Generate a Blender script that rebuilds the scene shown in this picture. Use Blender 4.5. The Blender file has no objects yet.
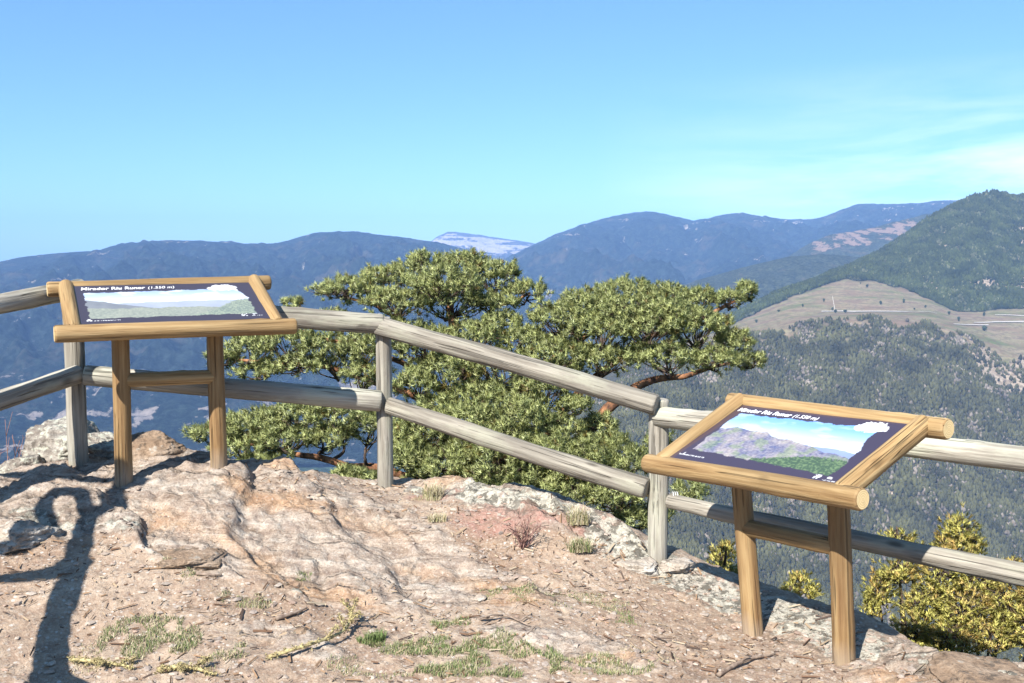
import bpy, math, random
import numpy as np
from mathutils import Vector, Matrix, Quaternion

random.seed(7)
RNG = np.random.default_rng(11)
SC = bpy.context.scene
COL = SC.collection

# ------------------------------------------------------------------ camera
F = 995.0                       # focal length in pixels (35 mm on 36 mm)
HOR = 245.0                     # row of the eye level in the frame
PITCH = math.atan((341.5 - HOR) / F)
EYE = 1.6
cam_d = bpy.data.cameras.new('camera')
cam_d.sensor_width = 36.0
cam_d.lens = F * 36.0 / 1024.0
cam_d.clip_start = 0.05
cam_d.clip_end = 60000.0
cam = bpy.data.objects.new('camera', cam_d)
COL.objects.link(cam)
cam.location = (0, 0, EYE)
cam.rotation_euler = (math.pi / 2 - PITCH, 0, 0)
SC.camera = cam

CP, SP = math.cos(PITCH), math.sin(PITCH)


def ray(px, py):
    x = (px - 512.0) / F
    y = (341.5 - py) / F
    d = np.array([x, CP + y * SP, -SP + y * CP])
    return d / d[1]


def P(px, py, Y):
    d = ray(px, py)
    return Vector((d[0] * Y, Y, EYE + d[2] * Y))


# ------------------------------------------------------------------ numpy noise
_perm = np.random.default_rng(3).permutation(256)
_perm = np.concatenate([_perm, _perm, _perm])
_grad = np.random.default_rng(5).normal(size=(256, 3))
_grad /= np.linalg.norm(_grad, axis=1)[:, None]


def pn(x, y, z=0.0):
    """gradient noise, about -0.7..0.7"""
    x, y, z = np.broadcast_arrays(np.asarray(x, float), np.asarray(y, float), np.asarray(z, float))
    xi, yi, zi = np.floor(x).astype(int), np.floor(y).astype(int), np.floor(z).astype(int)
    xf, yf, zf = x - xi, y - yi, z - zi
    u, v, w = [t * t * t * (t * (t * 6 - 15) + 10) for t in (xf, yf, zf)]
    r = 0.0
    for dx in (0, 1):
        for dy in (0, 1):
            for dz in (0, 1):
                h = _perm[_perm[_perm[(xi + dx) & 255] + ((yi + dy) & 255)] + ((zi + dz) & 255)]
                g = _grad[h]
                dot = g[..., 0] * (xf - dx) + g[..., 1] * (yf - dy) + g[..., 2] * (zf - dz)
                wt = (u if dx else 1 - u) * (v if dy else 1 - v) * (w if dz else 1 - w)
                r = r + dot * wt
    return r


def fbm(x, y, z=0.0, o=4, g=0.5, l=2.03):
    a, s, t = 1.0, 0.0, 0.0
    x, y, z = np.asarray(x, float), np.asarray(y, float), np.asarray(z, float)
    for i in range(o):
        s = s + a * pn(x, y, z + 7.3 * i)
        x, y, z, a = x * l, y * l, z * l, a * g
    return s


def ridged(x, y, z=0.0, o=4):
    a, s = 1.0, 0.0
    for i in range(o):
        s = s + a * (0.5 - np.abs(pn(x, y, z + 3.1 * i)) * 1.6)
        x, y, a = x * 2.07, y * 2.07, a * 0.5
    return s


def sstep(a, b, x):
    t = np.clip((np.asarray(x, float) - a) / (b - a), 0, 1)
    return t * t * (3 - 2 * t)


# ------------------------------------------------------------------ mesh helpers
def make_mesh(name, V, faces, smooth=True, colors=None, attrs=None, mat_idx=None):
    """V (n,3); faces: list of int arrays (m,k)"""
    V = np.asarray(V, np.float32)
    me = bpy.data.meshes.new(name)
    me.vertices.add(len(V))
    me.vertices.foreach_set('co', V.ravel())
    if not isinstance(faces, (list, tuple)):
        faces = [faces]
    faces = [np.asarray(f, np.int32) for f in faces if len(f)]
    nl = sum(f.size for f in faces)
    npol = sum(len(f) for f in faces)
    me.loops.add(nl)
    me.loops.foreach_set('vertex_index', np.concatenate([f.ravel() for f in faces]))
    me.polygons.add(npol)
    tot = np.concatenate([np.full(len(f), f.shape[1], np.int32) for f in faces])
    start = np.concatenate([[0], np.cumsum(tot)[:-1]]).astype(np.int32)
    me.polygons.foreach_set('loop_start', start)
    me.polygons.foreach_set('loop_total', tot)
    if mat_idx is not None:
        me.polygons.foreach_set('material_index', np.asarray(mat_idx, np.int32))
    me.polygons.foreach_set('use_smooth', np.full(npol, bool(smooth)))
    if colors is not None:
        c = np.ones((len(V), 4), np.float32)
        c[:, :3] = colors
        a = me.color_attributes.new('tone', 'FLOAT_COLOR', 'POINT')
        a.data.foreach_set('color', c.ravel())
    for k, arr in (attrs or {}).items():
        a = me.attributes.new(k, 'FLOAT', 'POINT')
        a.data.foreach_set('value', np.asarray(arr, np.float32))
    me.update(calc_edges=True)
    me.validate()
    return me


def grid_faces(nu, nv):
    i = np.arange(nu * nv).reshape(nu, nv)
    return np.stack([i[:-1, :-1], i[1:, :-1], i[1:, 1:], i[:-1, 1:]], -1).reshape(-1, 4)


def link(name, me, mats=(), parent=None, loc=None, rot=None):
    o = bpy.data.objects.new(name, me)
    COL.objects.link(o)
    for m in (mats if isinstance(mats, (list, tuple)) else [mats]):
        me.materials.append(m)
    if parent is not None:
        o.parent = parent
    if loc is not None:
        o.location = loc
    if rot is not None:
        o.rotation_mode = 'QUATERNION'
        o.rotation_quaternion = rot
    return o


def tag(o, label=None, cat=None, group=None, kind=None):
    if label:
        o['label'] = label
    if cat:
        o['category'] = cat
    if group:
        o['group'] = group
    if kind:
        o['kind'] = kind
    return o


def empty(name, loc, label, cat, group=None):
    o = bpy.data.objects.new(name, None)
    o.empty_display_size = 0.1
    COL.objects.link(o)
    o.location = loc
    return tag(o, label, cat, group)


class MB:
    """collects tubes / triangles into one mesh"""

    def __init__(s):
        s.v, s.q, s.t, s.c, s.n = [], [], [], [], 0

    def add(s, V, quads=None, tris=None, col=None):
        V = np.asarray(V, float)
        s.v.append(V)
        if quads is not None and len(quads):
            s.q.append(np.asarray(quads) + s.n)
        if tris is not None and len(tris):
            s.t.append(np.asarray(tris) + s.n)
        if col is not None:
            c = np.broadcast_to(np.asarray(col, float), V.shape)
            s.c.append(c)
        s.n += len(V)

    def tube(s, pts, rad, sides=6, col=None, rough=0.0, seed=0.0):
        pts = np.asarray(pts, float)
        n = len(pts)
        rad = np.broadcast_to(np.asarray(rad, float), (n,))
        tan = np.gradient(pts, axis=0)
        tan /= np.linalg.norm(tan, axis=1)[:, None] + 1e-9
        ref = np.where(np.abs(tan[:, 2:3]) > 0.9, np.array([[1.0, 0, 0]]), np.array([[0, 0, 1.0]]))
        a = np.cross(tan, ref)
        a /= np.linalg.norm(a, axis=1)[:, None] + 1e-9
        b = np.cross(tan, a)
        th = np.linspace(0, 2 * math.pi, sides, endpoint=False)
        r = rad[:, None] * np.ones((1, sides))
        if rough:
            ii = np.arange(n)[:, None] * 0.45
            r = r * (1 + rough * pn(np.cos(th)[None] * 1.5 + seed, np.sin(th)[None] * 1.5, ii))
        V = pts[:, None] + r[..., None] * (np.cos(th)[None, :, None] * a[:, None] + np.sin(th)[None, :, None] * b[:, None])
        V = V.reshape(-1, 3)
        i = np.arange(n * sides).reshape(n, sides)
        j = np.roll(i, -1, axis=1)
        q = np.stack([i[:-1], j[:-1], j[1:], i[1:]], -1).reshape(-1, 4)
        k = np.arange(1, sides - 1)
        t = np.concatenate([np.stack([np.zeros_like(k), k + 1, k], -1),
                            (n - 1) * sides + np.stack([np.zeros_like(k), k, k + 1], -1)])
        s.add(V, q, t, col)

    def mesh(s, name, smooth=True):
        f = []
        if s.q:
            f.append(np.concatenate(s.q))
        if s.t:
            f.append(np.concatenate(s.t))
        return make_mesh(name, np.concatenate(s.v), f, smooth, np.concatenate(s.c) if s.c else None)


def curve_pts(ctrl, n):
    """Catmull-Rom through control points"""
    c = np.asarray(ctrl, float)
    c = np.vstack([2 * c[0] - c[1], c, 2 * c[-1] - c[-2]])
    seg = len(c) - 3
    t = np.linspace(0, seg - 1e-6, n)
    k = t.astype(int)
    f = (t - k)[:, None]
    p0, p1, p2, p3 = c[k], c[k + 1], c[k + 2], c[k + 3]
    return 0.5 * (2 * p1 + (p2 - p0) * f + (2 * p0 - 5 * p1 + 4 * p2 - p3) * f ** 2 + (3 * p1 - p0 - 3 * p2 + p3) * f ** 3)


def needle_tufts(p, axis, K, L, w, spread, cols, g, tipcol=None):
    """p (n,3), axis (n,3): K needles per shoot as slim triangles"""
    n = len(p)
    ax = axis / (np.linalg.norm(axis, axis=1)[:, None] + 1e-9)
    r = g.normal(size=(n, K, 3))
    r /= np.linalg.norm(r, axis=2)[..., None]
    d = ax[:, None] * spread + r
    d /= np.linalg.norm(d, axis=2)[..., None]
    s = g.uniform(-0.35, 0.35, (n, K, 1)) * (L[:, :, None] if isinstance(L, np.ndarray) else L)
    b = p[:, None] + ax[:, None] * s
    ln = L[:, :, None] if isinstance(L, np.ndarray) else L
    ln = ln * g.uniform(0.7, 1.15, (n, K, 1))
    side = np.cross(d, g.normal(size=(n, K, 3)))
    side /= np.linalg.norm(side, axis=2)[..., None] + 1e-9
    V = np.stack([b + side * w, b - side * w, b + d * ln], 2).reshape(-1, 3)
    T = np.arange(n * K * 3).reshape(-1, 3)
    c = np.repeat(cols, K, axis=0) * g.uniform(0.75, 1.3, (n * K, 1))
    C = np.repeat(c, 3, axis=0)
    nr = ax[:, None] * 0.55 + d * 0.85
    nr /= np.linalg.norm(nr, axis=2)[..., None] + 1e-9
    needle_tufts.normals = np.repeat(nr.reshape(-1, 3), 3, axis=0)
    return V, T, C


# ------------------------------------------------------------------ node helpers
class NT:
    def __init__(s, name):
        s.m = bpy.data.materials.new(name)
        s.m.use_nodes = True
        s.t = s.m.node_tree
        s.b = s.t.nodes['Principled BSDF']
        s.out = s.t.nodes['Material Output']

    def n(s, typ, **kw):
        nd = s.t.nodes.new(typ)
        for k, v in kw.items():
            if k.startswith('i_'):
                key = k[2:]
                nd.inputs[int(key) if key.isdigit() else key.replace('_', ' ')].default_value = v
            else:
                setattr(nd, k, v)
        return nd

    def l(s, a, b):
        s.t.links.new(a, b)

    def noise(s, vec, scale, detail=4, rough=0.55, dist=0.0):
        nd = s.n('ShaderNodeTexNoise')
        nd.inputs['Scale'].default_value = scale
        nd.inputs['Detail'].default_value = detail
        nd.inputs['Roughness'].default_value = rough
        nd.inputs['Distortion'].default_value = dist
        if vec is not None:
            s.l(vec, nd.inputs['Vector'])
        return nd.outputs['Fac']

    def voro(s, vec, scale, out='Distance', feature='F1'):
        nd = s.n('ShaderNodeTexVoronoi', feature=feature)
        nd.inputs['Scale'].default_value = scale
        if vec is not None:
            s.l(vec, nd.inputs['Vector'])
        return nd.outputs[out]

    def ramp(s, fac, stops):
        nd = s.n('ShaderNodeValToRGB')
        e = nd.color_ramp.elements
        while len(e) < len(stops):
            e.new(0.5)
        for k, (p, c) in enumerate(stops):
            e[k].position = p
            e[k].color = (c, c, c, 1) if isinstance(c, (int, float)) else (*c, 1)
        s.l(fac, nd.inputs['Fac'])
        return nd.outputs['Color']

    def mix(s, fac, a, b, mode='MIX'):
        nd = s.n('ShaderNodeMix', data_type='RGBA', blend_type=mode)
        for k, v in ((0, fac), (6, a), (7, b)):
            if isinstance(v, (int, float)):
                nd.inputs[k].default_value = v
            elif isinstance(v, tuple):
                nd.inputs[k].default_value = (*v, 1)
            else:
                s.l(v, nd.inputs[k])
        return nd.outputs[2]

    def math(s, op, a, b=0.0, clamp=False):
        nd = s.n('ShaderNodeMath', operation=op, use_clamp=clamp)
        for k, v in ((0, a), (1, b)):
            if isinstance(v, (int, float)):
                nd.inputs[k].default_value = v
            else:
                s.l(v, nd.inputs[k])
        return nd.outputs[0]

    def mapping(s, vec, scale=(1, 1, 1), loc=(0, 0, 0), rot=(0, 0, 0)):
        nd = s.n('ShaderNodeMapping')
        nd.inputs['Scale'].default_value = scale
        nd.inputs['Location'].default_value = loc
        nd.inputs['Rotation'].default_value = rot
        s.l(vec, nd.inputs['Vector'])
        return nd.outputs[0]

    def obj(s):
        return s.n('ShaderNodeTexCoord').outputs['Object']

    def attr(s, name, out='Fac'):
        nd = s.n('ShaderNodeAttribute', attribute_name=name)
        return nd.outputs[out]

    def bump(s, h, dist, strength=1.0, prev=None):
        nd = s.n('ShaderNodeBump')
        nd.inputs['Distance'].default_value = dist
        nd.inputs['Strength'].default_value = strength
        s.l(h, nd.inputs['Height'])
        if prev is not None:
            s.l(prev, nd.inputs['Normal'])
        return nd.outputs[0]

    def fin(s, col=None, rough=0.8, nrm=None, spec=0.3):
        if col is not None:
            if isinstance(col, tuple):
                s.b.inputs['Base Color'].default_value = (*col, 1)
            else:
                s.l(col, s.b.inputs['Base Color'])
        if isinstance(rough, (int, float)):
            s.b.inputs['Roughness'].default_value = rough
        else:
            s.l(rough, s.b.inputs['Roughness'])
        s.b.inputs['Specular IOR Level'].default_value = spec
        if nrm is not None:
            s.l(nrm, s.b.inputs['Normal'])
        return s.m


def shifted(N):
    """object coordinates moved by a random amount per object"""
    v = N.obj()
    r = N.n('ShaderNodeObjectInfo').outputs['Random']
    sc = N.math('MULTIPLY', r, 37.0)
    cb = N.n('ShaderNodeCombineXYZ')
    for k in range(3):
        N.l(sc, cb.inputs[k])
    ad = N.n('ShaderNodeVectorMath', operation='ADD')
    N.l(v, ad.inputs[0])
    N.l(cb.outputs[0], ad.inputs[1])
    return ad.outputs[0], r


def wood(name, dark, mid, light, stain=None, stain_amt=0.0, rough=0.75, crack=0.85, base=0.0):
    N = NT(name)
    v, r = shifted(N)
    g = N.noise(N.mapping(v, (42, 42, 2.0)), 1.0, 6, 0.62, 0.35)
    col = N.ramp(g, [(0.36, dark), (0.5, mid), (0.64, light)])
    blot = N.noise(N.mapping(v, (5, 5, 1.8)), 1.0, 3)
    col = N.mix(N.ramp(blot, [(0.42, 0.0), (0.66, 0.6)]), col, tuple(c * 0.58 for c in mid))
    if stain:
        st = N.noise(N.mapping(v, (7, 7, 2.2), (3, 1, 5)), 1.0, 5, 0.65)
        col = N.mix(N.ramp(st, [(0.5, 0.0), (0.62, stain_amt)]), col, stain)
    # knots
    kv = N.voro(N.mapping(v, (5.5, 5.5, 2.4)), 1.0)
    kn = N.ramp(kv, [(0.07, 1.0), (0.13, 0.0)])
    col = N.mix(N.math('MULTIPLY', kn, 0.75), col, tuple(c * 0.35 for c in dark))
    # drying cracks along the grain
    cr = N.noise(N.mapping(v, (58, 58, 1.2), (9, 2, 1)), 1.0, 2, 0.5, 0.15)
    ck = N.ramp(cr, [(0.61, 0.0), (0.65, 1.0)])
    col = N.mix(N.math('MULTIPLY', ck, crack), col, tuple(c * 0.25 for c in dark))
    if base:
        o_ = N.obj()
        sx = N.n('ShaderNodeSeparateXYZ')
        N.l(o_, sx.inputs[0])
        zz = N.math('ADD', sx.outputs['Z'], N.math('MULTIPLY', N.math('SUBTRACT', blot, 0.5), 0.35))
        col = N.mix(N.ramp(zz, [(base - 0.05, 0.55), (base + 0.06, 0.0)]), col, (0.34, 0.29, 0.235))
    rv = N.ramp(r, [(0.0, (0.80, 0.77, 0.74)), (1.0, (1.1, 1.09, 1.07))])
    col = N.mix(1.0, col, rv, 'MULTIPLY')
    hgt = N.math('SUBTRACT', g, N.math('MULTIPLY', ck, 1.2))
    nb = N.bump(hgt, 0.010, 0.9)
    return N.fin(col, rough, nb, 0.25)


def end_grain(name, c1, c2):
    N = NT(name)
    v, r = shifted(N)
    o = N.obj()
    w = N.n('ShaderNodeTexWave', wave_type='RINGS', rings_direction='Z')
    w.inputs['Scale'].default_value = 38.0
    w.inputs['Distortion'].default_value = 1.5
    N.l(o, w.inputs['Vector'])
    col = N.mix(w.outputs['Fac'], c1, c2)
    n2 = N.noise(v, 30, 4)
    col = N.mix(N.ramp(n2, [(0.5, 0.0), (0.75, 0.6)]), col, tuple(c * 0.5 for c in c1))
    return N.fin(col, 0.85, None, 0.2)


M = {}
M['sign_wood'] = wood('treated_pine', (0.215, 0.13, 0.056), (0.31, 0.207, 0.096), (0.395, 0.285, 0.145), rough=0.62, crack=0.5)
M['leg_wood'] = wood('treated_pine_leg', (0.17, 0.096, 0.042), (0.265, 0.168, 0.077), (0.34, 0.235, 0.115), rough=0.65, crack=0.5, base=0.27)
M['sign_end'] = end_grain('sawn_pine_end', (0.62, 0.49, 0.27), (0.50, 0.36, 0.17))
M['fence_wood'] = wood('weathered_wood', (0.18, 0.162, 0.133), (0.285, 0.265, 0.225), (0.39, 0.37, 0.315),
                       (0.36, 0.37, 0.29), 0.5, 0.9, 0.5)
M['fence_end'] = end_grain('weathered_end', (0.33, 0.30, 0.25), (0.22, 0.20, 0.16))


def log(name, A, B, r0, r1, mats, parent, seed=0.0, sides=28, wob=0.05, bend=0.0, squash=1.0, cap=0.012):
    """one log from A to B, modelled along its own z axis"""
    A, B = Vector(A), Vector(B)
    d = B - A
    L = d.length
    nz = max(10, int(L / 0.03))
    z = np.linspace(0, L, nz)
    z = np.concatenate([[0, cap * 0.35], np.clip(z, cap, L - cap), [L - cap * 0.35, L]])
    th = np.linspace(0, 2 * math.pi, sides, endpoint=False)
    rr = np.interp(z, [0, L], [r0, r1])
    e = np.ones_like(z)
    e[0] = e[-1] = 0.84
    e[1] = e[-2] = 0.95
    c, s = np.cos(th)[None], np.sin(th)[None]
    n = fbm(c * 0.9 + seed * 3.7, s * 0.9 + seed, z[:, None] * 2.6, 3) * wob * 1.6
    n = n + pn(c * 3.3 + seed, s * 3.3, z[:, None] * 4.0 + seed) * wob * 0.5
    # a few knots
    rs = np.random.default_rng(int(seed * 100) + 5)
    for k in range(int(L * 2.2) + 1):
        kz, kt = rs.uniform(0.1, L - 0.1 if L > 0.3 else L), rs.uniform(0, 2 * math.pi)
        dth = (th[None] - kt + math.pi) % (2 * math.pi) - math.pi
        n = n + 0.12 * np.exp(-((z[:, None] - kz) / 0.035) ** 2 - (dth / 0.45) ** 2) * rs.uniform(0.4, 1.0)
    R = rr[:, None] * e[:, None] * (1 + n)
    bx = bend * np.sin(np.pi * z / L)[:, None] + 0.006 * pn(z * 1.3 + seed, seed)[:, None]
    by = 0.006 * pn(z * 1.1 + seed, seed + 9)[:, None]
    V = np.stack([R * c * squash + bx, R * s + by, z[:, None] + 0 * c], -1)
    nzz = len(z)
    V = V.reshape(-1, 3)
    i = np.arange(nzz * sides).reshape(nzz, sides)
    j = np.roll(i, -1, 1)
    q = np.stack([i[:-1], j[:-1], j[1:], i[1:]], -1).reshape(-1, 4)
    c0, c1 = len(V), len(V) + 1
    V = np.vstack([V, V[:sides].mean(0), V[-sides:].mean(0)])
    k = np.arange(sides)
    kk = (k + 1) % sides
    t0 = np.stack([np.full(sides, c0), kk, k], -1)
    t1 = np.stack([np.full(sides, c1), i[-1], j[-1]], -1)
    mi = np.concatenate([np.zeros(len(q)), np.ones(2 * sides)])
    me = make_mesh(name, V, [q, np.concatenate([t0, t1])], True, mat_idx=mi)
    # flat ends
    me.polygons.foreach_set('use_smooth', np.concatenate([np.ones(len(q), bool), np.zeros(2 * sides, bool)]))
    rot = d.normalized().to_track_quat('Z', 'Y')
    base = parent.location if parent is not None else Vector((0, 0, 0))
    return link(name, me, mats, parent, A - base, rot)


# ------------------------------------------------------------------ light
SUN_AZ = math.atan2(0.50, 0.866)      # where shadows point, clockwise from the view axis
SUN_EL = math.radians(43)
LDIR = Vector((math.sin(SUN_AZ) * math.cos(SUN_EL), math.cos(SUN_AZ) * math.cos(SUN_EL), -math.sin(SUN_EL)))
sun_d = bpy.data.lights.new('sun', 'SUN')
sun_d.energy = 5.0
sun_d.angle = math.radians(0.53)
sun_d.color = (1.0, 0.955, 0.89)
sun = bpy.data.objects.new('sun', sun_d)
COL.objects.link(sun)
sun.rotation_mode = 'QUATERNION'
sun.rotation_quaternion = LDIR.to_track_quat('-Z', 'Y')
sun.location = (-6, -10, 12)

world = bpy.data.worlds.new('World')
SC.world = world
world.use_nodes = True
wt = world.node_tree
bg = wt.nodes['Background']
sky = wt.nodes.new('ShaderNodeTexSky')
sky.sky_type = 'NISHITA'
sky.sun_disc = False
sky.sun_elevation = SUN_EL
sky.sun_rotation = math.atan2(-LDIR.x, -LDIR.y)
sky.altitude = 1550
sky.air_density = 1.0
sky.dust_density = 0.7
sky.ozone_density = 0.35
# thin high cirrus, a veil over the clear sky
tc = wt.nodes.new('ShaderNodeTexCoord')
mp = wt.nodes.new('ShaderNodeMapping')
mp.inputs['Scale'].default_value = (2.2, 2.2, 15.0)
mp.inputs['Rotation'].default_value = (0.0, -0.22, 0.0)
wt.links.new(tc.outputs['Generated'], mp.inputs['Vector'])
cn = wt.nodes.new('ShaderNodeTexNoise')
cn.inputs['Scale'].default_value = 1.6
cn.inputs['Detail'].default_value = 7
cn.inputs['Roughness'].default_value = 0.6
cn.inputs['Distortion'].default_value = 0.4
wt.links.new(mp.outputs[0], cn.inputs['Vector'])
cr = wt.nodes.new('ShaderNodeValToRGB')
cr.color_ramp.elements[0].position = 0.40
cr.color_ramp.elements[0].color = (0, 0, 0, 1)
cr.color_ramp.elements[1].position = 0.66
cr.color_ramp.elements[1].color = (0.5, 0.5, 0.5, 1)
wt.links.new(cn.outputs['Fac'], cr.inputs['Fac'])
# the veil is thicker low in the sky and to the right
sep = wt.nodes.new('ShaderNodeSeparateXYZ')
wt.links.new(tc.outputs['Generated'], sep.inputs[0])
mr = wt.nodes.new('ShaderNodeMapRange')
mr.inputs['From Min'].default_value = 0.08
mr.inputs['From Max'].default_value = 0.45
wt.links.new(sep.outputs['X'], mr.inputs['Value'])
mz = wt.nodes.new('ShaderNodeMapRange')
mz.inputs['From Min'].default_value = 0.17
mz.inputs['From Max'].default_value = 0.04
wt.links.new(sep.outputs['Z'], mz.inputs['Value'])
mm = wt.nodes.new('ShaderNodeMath'); mm.operation = 'MULTIPLY'
wt.links.new(mr.outputs[0], mm.inputs[0]); wt.links.new(mz.outputs[0], mm.inputs[1])
mm2 = wt.nodes.new('ShaderNodeMath'); mm2.operation = 'MULTIPLY'
wt.links.new(mm.outputs[0], mm2.inputs[0]); wt.links.new(cr.outputs['Color'], mm2.inputs[1])
mx = wt.nodes.new('ShaderNodeMix'); mx.data_type = 'RGBA'
wt.links.new(mm2.outputs[0], mx.inputs[0])
tint = wt.nodes.new('ShaderNodeMix'); tint.data_type = 'RGBA'; tint.blend_type = 'MULTIPLY'
tint.inputs[0].default_value = 1.0
tint.inputs[7].default_value = (0.60, 0.90, 1.22, 1)
wt.links.new(sky.outputs[0], tint.inputs[6])
even = wt.nodes.new('ShaderNodeMix'); even.data_type = 'RGBA'
even.inputs[0].default_value = 0.30
even.inputs[7].default_value = (2.1, 4.3, 6.6, 1)
wt.links.new(tint.outputs[2], even.inputs[6])
wt.links.new(even.outputs[2], mx.inputs[6])
mx.inputs[7].default_value = (15.0, 14.2, 13.6, 1)
wt.links.new(mx.outputs[2], bg.inputs['Color'])
bg.inputs['Strength'].default_value = 0.068

SC.view_settings.view_transform = 'Standard'
SC.view_settings.look = 'None'
SC.view_settings.exposure = 1.22
SC.view_settings.gamma = 1.0
SC.render.engine = 'CYCLES'
SC.cycles.use_denoising = True
SC.cycles.max_bounces = 6
SC.cycles.volume_bounces = 0
SC.cycles.transparent_max_bounces = 8
# ================================================================== NEAR GROUND
# survey points: (px, py, Y) read off feet of things that stand on the ground
SURV = [(843, 668, 3.91), (754, 643, 4.33), (657, 566, 5.1), (383, 489, 5.85), (124, 474, 5.15), (219, 469, 5.37),
        (77, 462, 5.5), (30, 683, 3.65), (250, 683, 3.62), (512, 683, 3.65), (720, 683, 3.7), (900, 690, 3.6), (1010, 690, 3.5),
        (300, 560, 4.75), (300, 473, 5.5), (200, 528, 4.8), (0, 482, 5.1), (0, 560, 4.35), (420, 540, 5.1), (420, 610, 4.35),
        (500, 560, 5.0), (540, 502, 5.38), (490, 490, 5.55), (600, 530, 5.2), (440, 490, 5.7), (700, 582, 4.85), (760, 604, 4.6), (820, 617, 4.3), (560, 620, 4.25),
        (650, 640, 4.1), (110, 600, 4.1), (60, 520, 4.75), (890, 655, 3.95), (160, 480, 5.2)]
spts = np.array([[*P(*s)] for s in SURV])
extra = np.array([(-6, 2, 0.25), (-4, 4, 0.5), (0, 0, 0), (4, 0, -0.15), (-6, -4, 0.2), (5, -5, -0.1), (0, -6, 0.1),
                  (-3.6, 6.2, 0.45), (3.2, 2.0, -0.1), (-20, -20, 1.0), (20, -20, -1.0), (-2, 1.5, 0.08), (2, 1.5, -0.02), (0, 2.4, 0.0)])
spts = np.vstack([spts, extra])


def _phi(r):
    return np.sqrt(r * r + 0.16)


_d = np.linalg.norm(spts[:, None, :2] - spts[None, :, :2], axis=2)
_n = len(spts)
_A = np.zeros((_n + 3, _n + 3))
_A[:_n, :_n] = _phi(_d) - np.eye(_n) * 0.08
_A[:_n, _n] = 1
_A[:_n, _n + 1:] = spts[:, :2]
_A[_n:, :_n] = _A[:_n, _n:].T
_w = np.linalg.solve(_A, np.concatenate([spts[:, 2], [0, 0, 0]]))


def base_h(x, y):
    x, y = np.asarray(x, float), np.asarray(y, float)
    r = _w[_n] + _w[_n + 1] * x + _w[_n + 2] * y
    for k in range(_n):
        r = r + _w[k] * _phi(np.hypot(x - spts[k, 0], y - spts[k, 1]))
    return r


# brow of the rock: beyond this line the ground falls away
CREST = np.array([(-60, 8.0), (-6, 4.3), (-3.4, 4.85), (-2.72, 5.15), (-2.5, 5.45), (-2.3, 5.80), (-1.75, 5.58), (-1.2, 5.66), (-0.74, 5.98), (-0.42, 5.80), (-0.07, 5.66),
                  (0.318, 5.46), (0.66, 5.27), (0.82, 5.17), (0.94, 5.0), (1.2, 4.72), (1.45, 4.38), (1.57, 4.1), (1.66, 3.85),
                  (2.3, 3.5), (4.0, 2.6), (12, -1.0), (60, -12.0)])


def crest_dist(x, y):
    """signed distance beyond the brow (positive over the drop)"""
    x, y = np.asarray(x, float), np.asarray(y, float)
    best = np.full(x.shape, 1e9)
    for a, b in zip(CREST[:-1], CREST[1:]):
        e = b - a
        t = np.clip(((x - a[0]) * e[0] + (y - a[1]) * e[1]) / (e @ e), 0, 1)
        best = np.minimum(best, np.hypot(x - a[0] - t * e[0], y - a[1] - t * e[1]))
    yc = np.interp(x, CREST[:, 0], CREST[:, 1])
    return np.where(y > yc, best, -best)


def drop(d):
    d = np.maximum(d, 0)
    near = np.where(d < 0.3, 3.0 * d * d, 0.27 + 1.8 * (d - 0.3))
    far = 0.27 + 1.8 * 4.2 + 0.62 * (d - 4.5)
    z = np.where(d < 4.5, near, far)
    return np.minimum(z, 625 + 0 * z)


def slab(x, y):
    """tilted rock beds: the ledges run from upper left to lower right"""
    s = (x * 0.80 + y * 0.60) * 2.1 + fbm(x * 0.9, y * 0.9, 4.0, 3) * 0.9
    saw = s - np.floor(s)
    return (np.minimum(saw / 0.86, 1) - sstep(0.86, 1.0, saw)) - 0.5


def rock_mask(x, y):
    m = np.zeros(np.shape(x))
    for (cx, cy, rx, ry, a) in ((-1.05, 5.05, 1.05, 0.62, -0.45), (-0.35, 4.75, 0.8, 0.26, -0.5), (-2.3, 5.0, 0.7, 0.55, 0),
                                (0.1, 5.5, 0.85, 0.25, -0.5), (-1.35, 4.7, 0.6, 0.3, -0.2), (1.75, 3.7, 0.5, 0.35, 0), (-1.7, 5.6, 0.8, 0.4, 0),
                                (-0.9, 3.95, 0.3, 0.12, -0.5), (0.25, 4.0, 0.42, 0.16, -0.4)):
        c, s = math.cos(a), math.sin(a)
        u = ((x - cx) * c + (y - cy) * s) / rx
        v = (-(x - cx) * s + (y - cy) * c) / ry
        m = np.maximum(m, np.exp(-(u * u + v * v) * 0.9))
    return sstep(0.30, 0.62, m + fbm(x * 2.2, y * 2.2, 1.0, 4) * 0.28)


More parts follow.
